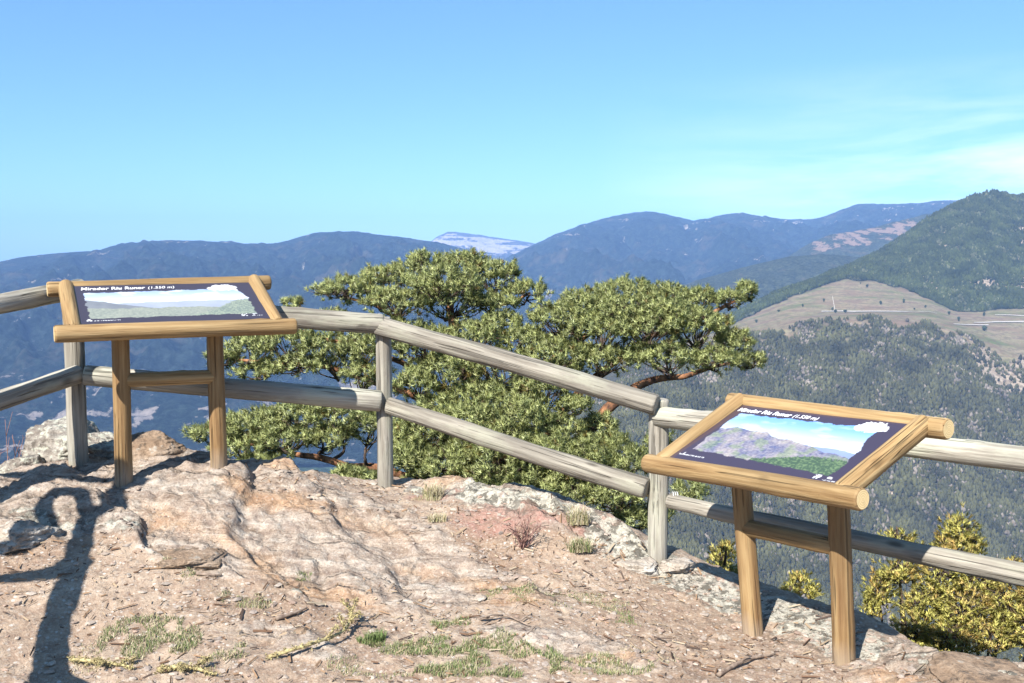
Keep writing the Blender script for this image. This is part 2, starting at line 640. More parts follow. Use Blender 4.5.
def rough_h(x, y, d):
    rk = rock_mask(x, y)
    near = np.exp(-(np.maximum(np.hypot(x, y - 4.5) - 6, 0) / 4.0) ** 2)
    out = sstep(0.0, 0.6, d)
    rk = np.maximum(rk, out)
    z = fbm(x * 1.1, y * 1.1, 2.0, 3) * 0.035
    z = z + rk * (slab(x, y) * 0.055 + fbm(x * 3.2 - y * 1.2, y * 5.5 + x * 2.2, 3.0, 4, 0.5) * 0.026 + fbm(x * 17, y * 21, 11.0, 4, 0.65) * 0.012 - sstep(0.02, 0.0, np.abs(pn(x * 5 + 2 * y, y * 7 - x * 4, 3.0))) * 0.016)
    bl = fbm(x * 6.0 + 2.0 * slab(x, y), y * 6.0, 5.0, 2)
    z = z + rk * np.round(bl * 6) / 6 * 0.030
    z = z + (1 - rk) * (fbm(x * 9, y * 9, 6.0, 4, 0.6) * 0.014 + np.maximum(fbm(x * 24, y * 24, 8.0, 2), 0) * 0.011)
    z = z + out * (ridged(x * 0.8, y * 0.8, 2.0, 5) * 0.35)
    big = sstep(15, 120, d)
    z = z * near + big * fbm(x / 160, y / 160, 1.0, 5) * 40 + (1 - near) * fbm(x * 0.35, y * 0.35, 1.0, 4) * 0.3
    return z, rk


def ground_h(x, y):
    x, y = np.atleast_1d(np.asarray(x, float)), np.atleast_1d(np.asarray(y, float))
    d = crest_dist(x, y)
    far = np.maximum(np.hypot(x, y) - 20, 0)
    b = base_h(x, y)
    b = b * np.exp(-far / 60)
    z, _ = rough_h(x, y, d)
    return b - drop(d) + z


def G(px, py, y0=2.6, y1=8.5):
    """where the line of sight through a pixel meets the ground"""
    d = ray(px, py)
    ys = np.linspace(y0, y1, 500)
    h = ground_h(d[0] * ys, ys)
    below = (EYE + d[2] * ys) < h
    k = int(np.argmax(below)) if below.any() else len(ys) - 1
    Y = ys[k]
    return Vector((d[0] * Y, Y, float(h[k])))


def grow(fine, lo, hi, ratio=1.13, far=1500.0):
    step = fine[1] - fine[0]
    a, b, s = [], [], step
    x = fine[0]
    while x > lo:
        s = min(s * ratio, 120)
        x -= s
        a.append(x)
    x, s = fine[-1], step
    while x < hi:
        s = min(s * ratio, 120)
        x += s
        b.append(x)
    return np.concatenate([a[::-1], fine, b])


gx = grow(np.arange(-3.5, 2.75, 0.0105), -1600, 1600)
gy = grow(np.arange(2.9, 6.75, 0.0105), -1600, 1600)
X, Y_ = np.meshgrid(gx, gy, indexing='ij')
d_ = crest_dist(X, Y_)
far_ = np.maximum(np.hypot(X, Y_) - 20, 0)
zr, rk_ = rough_h(X, Y_, d_)
Z = base_h(X, Y_) * np.exp(-far_ / 60) - drop(d_) + zr
brow = np.exp(-((d_ + 0.12) / 0.22) ** 2)
lich = brow * sstep(-1.9, -0.4, X) * sstep(-0.35, 0.35, fbm(X * 2.5, Y_ * 2.5, 9.0, 4) + 0.28) * sstep(-0.3, 0.1, X + 0.3)
lich = np.maximum(lich, 0.8 * sstep(0.1, 0.4, fbm(X * 1.4, Y_ * 1.4, 12.0, 4)) * rk_)
red = np.exp(-(((X - 0.12) / 0.55) ** 2 + ((Y_ - 5.3) / 0.16) ** 2)) + np.exp(-(((X - 0.95) / 0.25) ** 2 + ((Y_ - 4.85) / 0.12) ** 2)) \
    + np.exp(-(((X + 0.45) / 0.2) ** 2 + ((Y_ - 5.6) / 0.10) ** 2))
red = sstep(0.35, 0.8, red + fbm(X * 3, Y_ * 3, 14.0, 4) * 0.55)
ora = sstep(0.10, 0.70, fbm(X * 1.7 + 1.2 * Y_, Y_ * 2.6, 17.0, 4) + 0.1) * rk_
gme = make_mesh('ground', np.stack([X, Y_, Z], -1).reshape(-1, 3), grid_faces(len(gx), len(gy)), True,
                attrs={'rock': rk_.ravel(), 'lichen': lich.ravel(), 'red': red.ravel(), 'orange': ora.ravel(),
                       'away': sstep(2.0, 14.0, d_).ravel()})

N = NT('stony_ground')
v = N.obj()
a_r, a_l, a_d, a_o, a_w = [N.attr(k) for k in ('rock', 'lichen', 'red', 'orange', 'away')]
n1 = N.noise(v, 1.7, 5, 0.6)
n2 = N.noise(v, 14, 6, 0.65)
n3 = N.noise(v, 75, 6, 0.75)
soil = N.ramp(n1, [(0.30, (0.31, 0.215, 0.15)), (0.50, (0.43, 0.32, 0.235)), (0.68, (0.51, 0.405, 0.31))])
soil = N.mix(N.ramp(n2, [(0.38, 0.65), (0.58, 0.0)]), soil, (0.25, 0.165, 0.12))
soil = N.mix(N.ramp(n3, [(0.32, 0.7), (0.46, 0.0)]), soil, (0.17, 0.105, 0.075))
soil = N.mix(N.ramp(n3, [(0.53, 0.0), (0.68, 0.7)]), soil, (0.62, 0.55, 0.47))
vc = N.voro(v, 55, 'Color')
vd = N.voro(v, 55)
sepc = N.n('ShaderNodeSeparateColor')
N.l(vc, sepc.inputs[0])
chip = N.math('MULTIPLY', N.math('GREATER_THAN', sepc.outputs[0], 0.72), N.math('LESS_THAN', vd, 0.42))
soil = N.mix(N.math('MULTIPLY', chip, 0.8), soil, N.ramp(sepc.outputs[1], [(0.0, (0.22, 0.15, 0.12)), (0.45, (0.45, 0.37, 0.30)), (1.0, (0.66, 0.60, 0.54))]))
# bedrock: grey violet schist with fine beds
bed = N.noise(N.mapping(v, (2.0, 9.0, 16.0), (0, 0, 0), (0.2, 0.0, -0.62)), 1.6, 7, 0.62, 0.5)
rock = N.ramp(bed, [(0.30, (0.20, 0.14, 0.10)), (0.44, (0.385, 0.30, 0.235)), (0.56, (0.47, 0.39, 0.32)), (0.70, (0.58, 0.51, 0.435))])
rock = N.mix(N.ramp(n2, [(0.38, 0.7), (0.53, 0.0)]), rock, (0.25, 0.185, 0.15))
rock = N.mix(N.math('MULTIPLY', a_o, 0.6), rock, N.ramp(n2, [(0.35, (0.40, 0.205, 0.09)), (0.65, (0.55, 0.33, 0.17))]))
rock = N.mix(N.ramp(n3, [(0.53, 0.0), (0.66, 0.6)]), rock, (0.60, 0.555, 0.50))
rock = N.mix(N.ramp(n3, [(0.34, 0.75), (0.47, 0.0)]), rock, (0.17, 0.125, 0.10))
edge = N.math('ADD', a_r, N.math('MULTIPLY', N.math('SUBTRACT', n2, 0.5), 1.4))
col = N.mix(N.ramp(edge, [(0.38, 0.0), (0.60, 1.0)]), soil, rock)
col = N.mix(N.math('MULTIPLY', a_d, N.ramp(n2, [(0.36, 0.15), (0.58, 0.9)])), col, N.ramp(n3, [(0.35, (0.28, 0.125, 0.10)), (0.65, (0.46, 0.28, 0.23))]))
ckv = N.n('ShaderNodeTexVoronoi', feature='DISTANCE_TO_EDGE')
ckv.inputs['Scale'].default_value = 1.0
wv = N.n('ShaderNodeVectorMath', operation='ADD')
nzc = N.n('ShaderNodeTexNoise')
nzc.inputs['Scale'].default_value = 3.0
nzc.inputs['Detail'].default_value = 5
N.l(v, nzc.inputs['Vector'])
N.l(N.mapping(v, (1.5, 4.2, 2.0), (0, 0, 0), (0, 0, -0.62)), wv.inputs[0])
N.l(nzc.outputs['Color'], wv.inputs[1])
N.l(wv.outputs[0], ckv.inputs['Vector'])
crk = N.math('MULTIPLY', N.ramp(ckv.outputs['Distance'], [(0.0, 1.0), (0.045, 0.0)]), N.ramp(edge, [(0.45, 0.0), (0.7, 1.0)]))
crk = N.math('MULTIPLY', crk, N.ramp(n1, [(0.42, 0.25), (0.58, 1.0)]))
col = N.mix(N.math('MULTIPLY', crk, 0.55), col, (0.10, 0.075, 0.055))
# lichen: pale grey green crusts in rounded spots
lv = N.voro(N.mapping(v, (1, 1, 1)), 26)
ln = N.math('ADD', N.math('MULTIPLY', a_l, 1.25), N.math('MULTIPLY', N.math('SUBTRACT', n2, 0.5), 2.2))
ln = N.math('SUBTRACT', ln, N.math('MULTIPLY', lv, 0.55))
col = N.mix(N.ramp(ln, [(0.50, 0.0), (0.64, 0.8)]), col, N.ramp(n3, [(0.35, (0.30, 0.28, 0.225)), (0.6, (0.58, 0.56, 0.48))]))
dl = N.noise(N.mapping(v, (1, 1, 1), (4, 4, 4)), 19, 5, 0.7)
col = N.mix(N.math('MULTIPLY', a_l, N.ramp(dl, [(0.50, 0.0), (0.55, 0.85)])), col, (0.09, 0.08, 0.065))
# wooded slope below the brow
wood_c = N.ramp(N.noise(v, 0.12, 8, 0.7), [(0.35, (0.03, 0.045, 0.025)), (0.55, (0.06, 0.075, 0.035)), (0.7, (0.16, 0.13, 0.09))])
col = N.mix(a_w, col, wood_c)
h = N.math('ADD', N.math('MULTIPLY', n2, 0.7), N.math('MULTIPLY', n3, 0.35))
h = N.math('ADD', h, N.math('MULTIPLY', N.math('MULTIPLY', bed, a_r), 0.9))
h = N.math('ADD', h, N.math('MULTIPLY', chip, 0.22))
h = N.math('SUBTRACT', h, N.math('MULTIPLY', crk, 0.6))
col = N.mix(1.0, col, (0.82, 0.825, 0.815), 'MULTIPLY')
M['ground'] = N.fin(col, 0.93, N.bump(h, 0.032, 0.8), 0.15)
tag(link('ground', gme, M['ground']), kind='structure')

# ================================================================== FAR TERRAIN
ES = np.array([0.0])


def zpix(py, Y):
    y = (341.5 - np.asarray(py, float)) / F
    return EYE + (-SP + y * CP) / (CP + y * SP) * Y


def xpix(px, py, Y):
    y = (341.5 - np.asarray(py, float)) / F
    return (np.asarray(px, float) - 512) / F / (CP + y * SP) * Y


def land_mat(name, forest, stops, bare, scale, bumpd):
    N = NT(name)
    v = N.obj()
    m = N.attr('bare')
    n1 = N.noise(v, scale, 8, 0.72)
    n2 = N.noise(v, scale * 9, 7, 0.8)
    col = N.ramp(n2, [(0.38, tuple(c * 0.35 for c in forest)), (0.5, forest), (0.62, tuple(c * 2.1 for c in forest))])
    for lo, hi, c in stops:
        col = N.mix(N.ramp(n1, [(lo, 0.0), (hi, 0.75)]), col, c)
    e = N.math('ADD', m, N.math('MULTIPLY', N.math('SUBTRACT', n2, 0.5), 1.3))
    b = N.ramp(n2, [(0.35, tuple(c * 0.6 for c in bare)), (0.6, bare), (0.75, tuple(min(c * 1.25, .8) for c in bare))])
    col = N.mix(N.ramp(e, [(0.42, 0.0), (0.58, 1.0)]), col, b)
    return N.fin(col, 1.0, N.bump(n2, bumpd, 1.0), 0.0)


def ridge_mesh(name, sky_pts, Yc, Yf, zf, mat, amp=60, scale=900, power=1.25, nu=420, nv=130, seed=0.0, bare=None, crest_amp=0.0):
    sp = np.array(sky_pts, float)
    px = np.linspace(sp[0, 0], sp[-1, 0], nu)
    py = np.interp(px, sp[:, 0], sp[:, 1])
    k = np.exp(-np.linspace(-2, 2, 7) ** 2)
    py = np.convolve(np.pad(py, 3, mode='edge'), k / k.sum(), 'valid')
    py = py + fbm(px / 9.0, seed + 0 * px, 0.0, 3) * crest_amp
    Yc_ = np.interp(px, *zip(*Yc)) if isinstance(Yc, (list, tuple)) else np.full(nu, float(Yc))
    zc = zpix(py, Yc_)
    xc = (px - 512) / F
    v = np.concatenate([np.linspace(0, 1, nv), np.linspace(1.03, 1.5, 14)])
    Yg = Yf + (Yc_[:, None] - Yf) * v[None]
    Xg = xc[:, None] * Yg * 1.0
    Zf = zf + (zc[:, None] - zf) * np.minimum(v, 1)[None] ** power
    Zg = np.where(v[None] > 1, zc[:, None] - (v[None] - 1) * (zc[:, None] - zf) * 1.6, Zf)
    env = np.sin(np.pi * np.clip(v, 0, 1)) ** 0.8
    env = np.where(v > 1, 0.25, env)[None]
    # spurs run down the slope, small gullies over them
    rx = Xg + 0.35 * Yg + fbm(Xg / scale, Yg / scale, seed, 3) * scale * 0.5
    sp_n = ridged(rx / scale, Yg / (scale * 2.8), seed, 5)
    Zg = Zg + env * amp * sp_n + env * amp * 0.3 * fbm(Xg / (scale * 0.16), Yg / (scale * 0.2), seed, 4)
    at = np.zeros_like(Zg)
    if bare is not None:
        at = bare(px[:, None] + 0 * Zg, v[None] + 0 * Zg, Xg, Yg, Zg)
    me = make_mesh(name, np.stack([Xg, Yg, Zg], -1).reshape(-1, 3), grid_faces(nu, len(v)), True, attrs={'bare': at.ravel()})
    return tag(link(name, me, mat), kind='structure')


# valley floor, one sheet out to the foot of everything
vx = np.linspace(-16000, 16000, 200)
vy = np.linspace(-9000, 15000, 180)
VX, VY = np.meshgrid(vx, vy, indexing='ij')
VZ = -612 + fbm(VX / 900, VY / 900, 3.0, 4) * 20
M['valley'] = land_mat('valley_floor', (0.035, 0.055, 0.028), [(0.52, 0.60, (0.13, 0.12, 0.07)), (0.60, 0.66, (0.22, 0.19, 0.13))], (0.4, 0.35, 0.28), 0.0022, 8)
tag(link('valley_floor', make_mesh('valley_floor', np.stack([VX, VY, VZ], -1).reshape(-1, 3), grid_faces(200, 180), True,
                                   attrs={'bare': np.zeros(VX.size)}), M['valley']), kind='structure')

M['far_forest'] = land_mat('far_forest', (0.017, 0.025, 0.020), [(0.54, 0.66, (0.085, 0.072, 0.05))], (0.34, 0.29, 0.25), 0.0035, 22)
M['snow_rock'] = land_mat('snowy_rock', (0.05, 0.045, 0.045), [(0.54, 0.60, (0.13, 0.11, 0.11))], (0.42, 0.365, 0.36), 0.004, 20)
M['mid_forest'] = land_mat('mid_forest', (0.036, 0.042, 0.023), [(0.56, 0.66, (0.10, 0.085, 0.05))], (0.26, 0.18, 0.125), 0.008, 8)


def bare_far(px, v, x, y, z):
    n = fbm(x / 85, z / 55, 3.0, 5, 0.62)
    top = sstep(0.78, 0.97, v)
    low = sstep(0.30, 0.10, v)
    m = sstep(0.34, 0.52, n + 0.10 * top)
    m = np.maximum(m, 1.2 * low * sstep(0.10, 0.34, fbm(x / 120, y / 120, 5.0, 4)))
    return m * 0.5


# left blue range
ridge_mesh('mountain', [(-420, 285), (-200, 275), (-60, 268), (0, 262), (23, 257), (59, 253), (94, 251), (129, 244), (170, 240), (206, 241), (246, 245),
                        (275, 244.5), (316, 232.5), (351, 231.5), (398, 236.5), (436, 242), (470, 254), (520, 275), (600, 300), (700, 330)],
           7000, 2700, -600, M['far_forest'], amp=210, scale=560, power=1.15, nu=620, nv=200, seed=1.0, bare=bare_far, crest_amp=0.9)


def bare_snow(px, v, x, y, z):
    return np.clip(sstep(0.05, 0.35, v) * sstep(0.90, 0.80, v + 0.10 * fbm(x / 160, z / 200, 4.0, 3)) * (0.66 + 1.9 * fbm(x / 420 + z / 300, z / 35, 2.0, 5, 0.6)), 0, 1)


ridge_mesh('mountain', [(380, 262), (425, 247), (436, 237.5), (448, 231.6), (462, 232.5), (486, 236), (510, 239.5), (530, 242.5), (570, 250), (640, 262)],
           12500, 9500, -200, M['snow_rock'], amp=70, scale=600, power=1.0, nu=260, nv=90, seed=2.0, bare=bare_snow, crest_amp=0.7)


def bare_right(px, v, x, y, z):
    n = fbm(x / 80, z / 50, 6.0, 5, 0.62)
    m = sstep(0.60, 0.95, v) * sstep(650, 740, px)
    m = 0.6 * sstep(0.30, 0.56, n + 0.20 * m)
    return np.maximum(m * sstep(0.45, 0.7, v), 0.5 * sstep(0.36, 0.5, fbm(x / 130, y / 100, 8.0, 4)))


# right blue range
ridge_mesh('mountain', [(440, 300), (480, 278), (500, 262), (530, 246), (560, 233), (600, 219), (625, 213.5), (650, 211), (680, 218), (694, 221), (722, 214.5),
                        (736, 213), (757, 216.5), (796, 221), (817, 218), (835, 211.5), (856, 203.5), (887, 204), (919, 203), (933, 200.5), (954, 200), (1000, 206),
                        (1100, 215), (1300, 225), (1500, 240)],
           8200, 3600, -520, M['far_forest'], amp=210, scale=650, power=1.15, nu=560, nv=190, seed=5.0, bare=bare_right, crest_amp=1.0)


def bare_cliff(px, v, x, y, z):
    n = fbm(x / 50, z / 28, 9.0, 5, 0.65)
    band = sstep(800, 822, px) * sstep(926, 905, px)
    return np.clip(band * sstep(0.64, 0.80, v) * (0.46 + 1.1 * n), 0, 1)


# ridge with the bare ochre cliffs
ridge_mesh('ridge', [(720, 300), (770, 268), (800, 248), (813, 241), (827, 235), (850, 231.5), (870, 228), (890, 222), (905, 219), (922, 214), (940, 213),
                     (980, 222), (1060, 235)], 5000, 3700, -330, M['mid_forest'], amp=45, scale=420, power=1.0, nu=300, nv=120, seed=8.0, bare=bare_cliff, crest_amp=1.0)
# dark wooded hill in front of it
ridge_mesh('hill', [(520, 350), (600, 318), (640, 301), (701, 279), (740, 268), (785, 257), (820, 254), (850, 256), (890, 262), (940, 275), (1000, 300)],
           3900, 2700, -420, M['mid_forest'], amp=55, scale=420, power=1.0, nu=320, nv=120, seed=4.0, crest_amp=0.8)

# ------------------------------------------------------------------ slope across the valley, meadow and green hill: one sheet
# columns: px -> (Y, py) at: valley, forest foot, forest top, road, meadow top, crest
COLS = [
    (330, (900, 560), (1100, 545), (1400, 520), (1650, 505), (1750, 500), (1850, 497)),
    (450, (850, 600), (1080, 560), (1500, 488), (1750, 474), (1850, 470), (1950, 468)),
    (560, (820, 660), (1080, 600), (1700, 425), (1900, 415), (2000, 409), (2100, 405)),
    (640, (800, 680), (1100, 620), (1800, 372), (2050, 364), (2150, 360), (2250, 355)),
    (700, (800, 690), (1120, 630), (1850, 350), (2100, 342), (2250, 339), (2350, 336)),
    (750, (800, 700), (1150, 640), (1880, 337), (2120, 328), (2300, 316), (2500, 309)),
    (790, (800, 700), (1150, 645), (1900, 328), (2130, 316), (2380, 297), (2600, 291)),
    (820, (800, 700), (1150, 645), (1900, 321), (2140, 313.5), (2440, 285.5), (2660, 280)),
    (845, (800, 705), (1150, 645), (1900, 319.5), (2150, 312.5), (2480, 277), (2700, 270)),
    (877, (800, 705), (1150, 645), (1900, 320), (2150, 312.5), (2470, 280), (2780, 254)),
    (905, (800, 710), (1150, 645), (1900, 322), (2150, 312.5), (2420, 288), (2860, 236)),
    (930, (800, 710), (1150, 645), (1900, 326), (2150, 312), (2330, 299), (2920, 218)),
    (955, (800, 710), (1150, 650), (1890, 332), (2150, 318), (2260, 311), (2970, 206)),
    (975, (800, 710), (1150, 650), (1880, 340), (2150, 319), (2240, 312), (3000, 198)),
    (990, (800, 710), (1150, 650), (1870, 348), (2150, 319), (2240, 311), (3020, 195.5)),
    (1010, (800, 710), (1150, 650), (1860, 356), (2150, 319), (2240, 309), (3040, 200)),
    (1040, (800, 710), (1150, 655), (1850, 362), (2150, 320), (2240, 308), (3040, 200)),
    (1120, (800, 720), (1150, 660), (1850, 366), (2150, 322), (2250, 310), (3050, 207)),
    (1300, (800, 720), (1150, 670), (1850, 370), (2150, 330), (2250, 318), (3050, 240)),
]
NUS = 520
spx = np.linspace(330, 1300, NUS)
ctrl = np.zeros((NUS, 6, 2))
for k in range(6):
    for c in range(2):
        ctrl[:, k, c] = np.interp(spx, [r[0] for r in COLS], [r[k + 1][c] for r in COLS])
ks = np.exp(-np.linspace(-2, 2, 9) ** 2)
ks /= ks.sum()
ctrlY = np.stack([np.convolve(np.pad(ctrl[:, k, 0], 4, mode='edge'), ks, 'valid') for k in range(6)], 1)
ctrlP = np.stack([np.convolve(np.pad(ctrl[:, k, 1], 4, mode='edge'), ks, 'valid') for k in range(6)], 1)
ctrlZ = zpix(ctrlP, ctrlY)
NSEG = (24, 90, 30, 40, 70)
tt = np.concatenate([np.linspace(k, k + 1, n, endpoint=False) for k, n in enumerate(NSEG)] + [[5.0]])


def slope_at(ix, t):
    """ix float column index, t float 0..5 -> x, y, z without noise"""
    ix, t = np.broadcast_arrays(np.asarray(ix, float), np.asarray(t, float))
    i0 = np.clip(ix.astype(int), 0, NUS - 2)
    fi = ix - i0
    k0 = np.clip(t.astype(int), 0, 4)
    ft = t - k0

    def get(A):
        a = A[i0, k0] * (1 - fi) + A[i0 + 1, k0] * fi
        b = A[i0, k0 + 1] * (1 - fi) + A[i0 + 1, k0 + 1] * fi
        return a * (1 - ft) + b * ft
    Yv = get(ctrlY)
    Zv = get(ctrlZ)
    pxv = np.interp(ix, np.arange(NUS), spx)
    Xv = (pxv - 512) / F * Yv
    env = np.interp(t, [0, 0.4, 1.6, 1.95, 2.1, 3.9, 4.25, 4.8, 5], [1, 1, 1, .25, .06, .06, .7, .5, .12])
    rx = Xv + 0.4 * Yv
    Zv = Zv + env * (26 * ridged(rx / 210, Yv / 520, 3.0, 4) + 5 * fbm(Xv / 40, Yv / 40, 2.0, 4))
    return Xv, Yv, Zv


IX, TT = np.meshgrid(np.arange(NUS, dtype=float), tt, indexing='ij')
SX, SY, SZ = slope_at(IX, TT)
# the far side falls away behind the crest
bx, by, bz = SX[:, -1:], SY[:, -1:], SZ[:, -1:]
back = np.linspace(1, 8, 8)[None]
SX = np.hstack([SX, bx * (1 + back * 0.02)])
SY = np.hstack([SY, by + back * 60])
SZ = np.hstack([SZ, bz - back * 38])
TT = np.hstack([TT, 5 + 0 * back * bz])
PXg = np.interp(IX[:, :1], np.arange(NUS), spx) + 0 * SZ


def meadow_mask(px, t, x, y):
    w = fbm(x / 45, y / 45, 3.0, 5, 0.6)
    m = sstep(1.97, 2.03, t + 0.22 * w) * sstep(3.97, 3.88, t + 0.16 * np.maximum(w, -0.1))
    return m * sstep(655, 700, px)


def scrub_mask(px, t, x, y):
    """bare screes and clearings on the hill and on the wooded slope"""
    w = fbm(x / 70, y / 90, 7.0, 5)
    hill = sstep(0.30, 0.40, w + 0.30 * sstep(985, 1030, px) * sstep(4.75, 4.2, t)) * (t > 4.02) * sstep(860, 900, px)
    a = sstep(0.38, 0.52, fbm(x / 40, y / 55, 12.0, 5, 0.6)) * (t < 2)
    b = sstep(940, 1000, px) * sstep(1.70, 1.95, t + 0.25 * w) * (t < 2.1)
    return np.clip(np.maximum(np.maximum(hill, a * 0.6), b), 0, 1)


mead = meadow_mask(PXg, TT, SX, SY)
scrb = scrub_mask(PXg, TT, SX, SY)
me = make_mesh('valley_slope', np.stack([SX, SY, SZ], -1).reshape(-1, 3), grid_faces(NUS, SX.shape[1]), True,
               attrs={'meadow': mead.ravel(), 'scrub': scrb.ravel()})
N = NT('valley_slope')
v = N.obj()
n1 = N.noise(v, 0.012, 8, 0.72)
n2 = N.noise(v, 0.10, 6, 0.75)
flo = N.ramp(n2, [(0.35, (0.04, 0.042, 0.022)), (0.6, (0.09, 0.08, 0.05))])
n1b = N.noise(N.mapping(v, (1, 2.2, 1), (40, 9, 0)), 0.009, 6, 0.65)
mea = N.ramp(n1b, [(0.38, (0.13, 0.15, 0.06)), (0.46, (0.22, 0.20, 0.11)), (0.55, (0.28, 0.225, 0.145)), (0.64, (0.20, 0.14, 0.10))])
mea = N.mix(N.ramp(n2, [(0.45, 0.0), (0.60, 0.65)]), mea, (0.14, 0.115, 0.07))
ter = N.n('ShaderNodeTexWave', bands_direction='Z')
ter.inputs['Scale'].default_value = 0.045
ter.inputs['Distortion'].default_value = 6.0
ter.inputs['Detail'].default_value = 3
N.l(v, ter.inputs['Vector'])
mea = N.mix(N.ramp(ter.outputs['Fac'], [(0.78, 0.0), (0.92, 0.45)]), mea, (0.13, 0.10, 0.07))
brn = N.noise(v, 0.02, 6, 0.7)
mea = N.mix(N.ramp(brn, [(0.50, 0.0), (0.62, 0.7)]), mea, (0.20, 0.14, 0.095))
scr = N.ramp(n2, [(0.36, (0.15, 0.12, 0.08)), (0.52, (0.30, 0.24, 0.18)), (0.66, (0.46, 0.38, 0.30))])
am, as_ = N.attr('meadow'), N.attr('scrub')
col = N.mix(N.ramp(N.math('ADD', as_, N.math('MULTIPLY', N.math('SUBTRACT', n2, 0.5), 1.2)), [(0.40, 0.0), (0.60, 1.0)]), flo, scr)
col = N.mix(am, col, mea)
col = N.mix(1.0, col, (0.78, 0.78, 0.76), 'MULTIPLY')
M['slope'] = N.fin(col, 1.0, N.bump(n2, 1.2, 0.7), 0.0)
tag(link('valley_slope', me, M['slope']), kind='structure')

# country road across the meadow, a strip lying on the sheet
N = NT('dusty_road')
M['road'] = N.fin(N.ramp(N.noise(N.obj(), 0.2, 4), [(0.35, (0.30, 0.27, 0.23)), (0.65, (0.42, 0.38, 0.33))]), 0.9)


def road(pts, w):
    p = np.array(pts, float)
    n = 90
    px = np.linspace(p[0, 0], p[-1, 0], n)
    t = np.interp(px, p[:, 0], p[:, 1])
    ix = np.interp(px, spx, np.arange(NUS))
    x, y, z = slope_at(ix, t)
    x2, y2, z2 = slope_at(ix, t + w)
    V = np.concatenate([np.stack([x, y, z + 1.5], -1), np.stack([x2, y2, z2 + 1.5], -1)])
    i = np.arange(n - 1)
    tag(link('road', make_mesh('road', V, np.stack([i, i + 1, i + 1 + n, i + n], -1), True), M['road']), kind='structure')


road([(822, 3.02), (850, 3.0), (900, 3.0), (938, 2.95)], 0.022)
road([(832.5, 3.42), (834, 3.2), (835.5, 3.0)], 0.08)
road([(975, 2.75), (1000, 2.86), (1030, 2.9), (1120, 2.95)], 0.035)
road([(955, 2.45), (972, 2.6), (990, 2.72)], 0.04)
road([(996, 3.35), (1015, 3.25), (1050, 3.1)], 0.06)

# ------------------------------------------------------------------ far woods (masses nobody could count)
N = NT('far_tree_foliage')
tn = N.attr('tone', 'Color')
M['far_trees'] = N.fin(tn, 1.0, None, 0.0)


def woods(name, n, ixr, tr, size, seed, dark=(1.0, 1.0, 1.0)):
    g = np.random.default_rng(seed)
    px = g.uniform(ixr[0], ixr[1], n)
    t = g.uniform(tr[0], tr[1], n)
    ix = np.interp(px, spx, np.arange(NUS))
    x, y, z = slope_at(ix, t)
    keep = (scrub_mask(px, t, x, y) < g.uniform(0.15, 1.15, n)) & (meadow_mask(px, t, x, y) < 0.3)
    x, y, z, px, t = x[keep], y[keep], z[keep], px[keep], t[keep]
    n = len(x)
    patch = fbm(x / 48, y / 70, 21.0, 4, 0.6)
    grey = (patch + g.normal(0, 0.24, n)) > 0.34
    s = size * np.exp(g.normal(-0.05, 0.28, n)).clip(0.5, 1.45)
    hgt = s * np.where(grey, 1.1, g.uniform(1.15, 1.75, n))
    K = 6
    th = np.linspace(0, 2 * math.pi, K, endpoint=False)
    rings = ((0.05, 0.55), (0.32, 1.0), (0.68, 0.66))
    V = np.zeros((n, K * 3 + 1, 3))
    ph = g.uniform(0, 6.28, n)
    for k, (hz, r) in enumerate(rings):
        rr = s[:, None] * 0.5 * r * g.uniform(0.65, 1.3, (n, K))
        V[:, k * K:(k + 1) * K, 0] = x[:, None] + rr * np.cos(th[None] + ph[:, None])
        V[:, k * K:(k + 1) * K, 1] = y[:, None] + rr * np.sin(th[None] + ph[:, None])
        V[:, k * K:(k + 1) * K, 2] = z[:, None] + hgt[:, None] * (hz + g.uniform(-.08, .08, (n, K)))
    V[:, -1] = np.stack([x + g.normal(0, .1, n) * s, y, z + hgt], -1)
    q = []
    for k in range(2):
        for j in range(K):
            q.append((k * K + j, k * K + (j + 1) % K, (k + 1) * K + (j + 1) % K, (k + 1) * K + j))
    tr_ = [(2 * K + j, 2 * K + (j + 1) % K, 3 * K) for j in range(K)]
    off = (np.arange(n) * (3 * K + 1))[:, None, None]
    Q = (np.array(q)[None] + off).reshape(-1, 4)
    T = (np.array(tr_)[None] + off).reshape(-1, 3)
    c = np.array([dark]) * np.where(grey[:, None], np.array([[0.135, 0.115, 0.092]]), np.array([[0.055, 0.054, 0.024]]))
    c = c * (1 + 0.9 * np.clip(fbm(x / 55, y / 55, 30.0, 3), -.6, .8))[:, None] * g.uniform(0.7, 1.35, (n, 1))
    c = np.repeat(c, 3 * K + 1, axis=0)
    o = link(name, make_mesh(name, V.reshape(-1, 3), [Q, T], True, c), M['far_trees'])
    return tag(o, kind='stuff')


tag(woods('forest', 100000, (470, 1130), (0.55, 2.03), 4.9, 1), 'dense dark forest with grey bare patches covering the slope across the valley', 'forest')
tag(woods('forest', 95000, (730, 1160), (3.90, 5.04), 5.4, 2, (0.62, 0.76, 0.52)), 'even green forest covering the rounded hill above the meadow', 'forest')

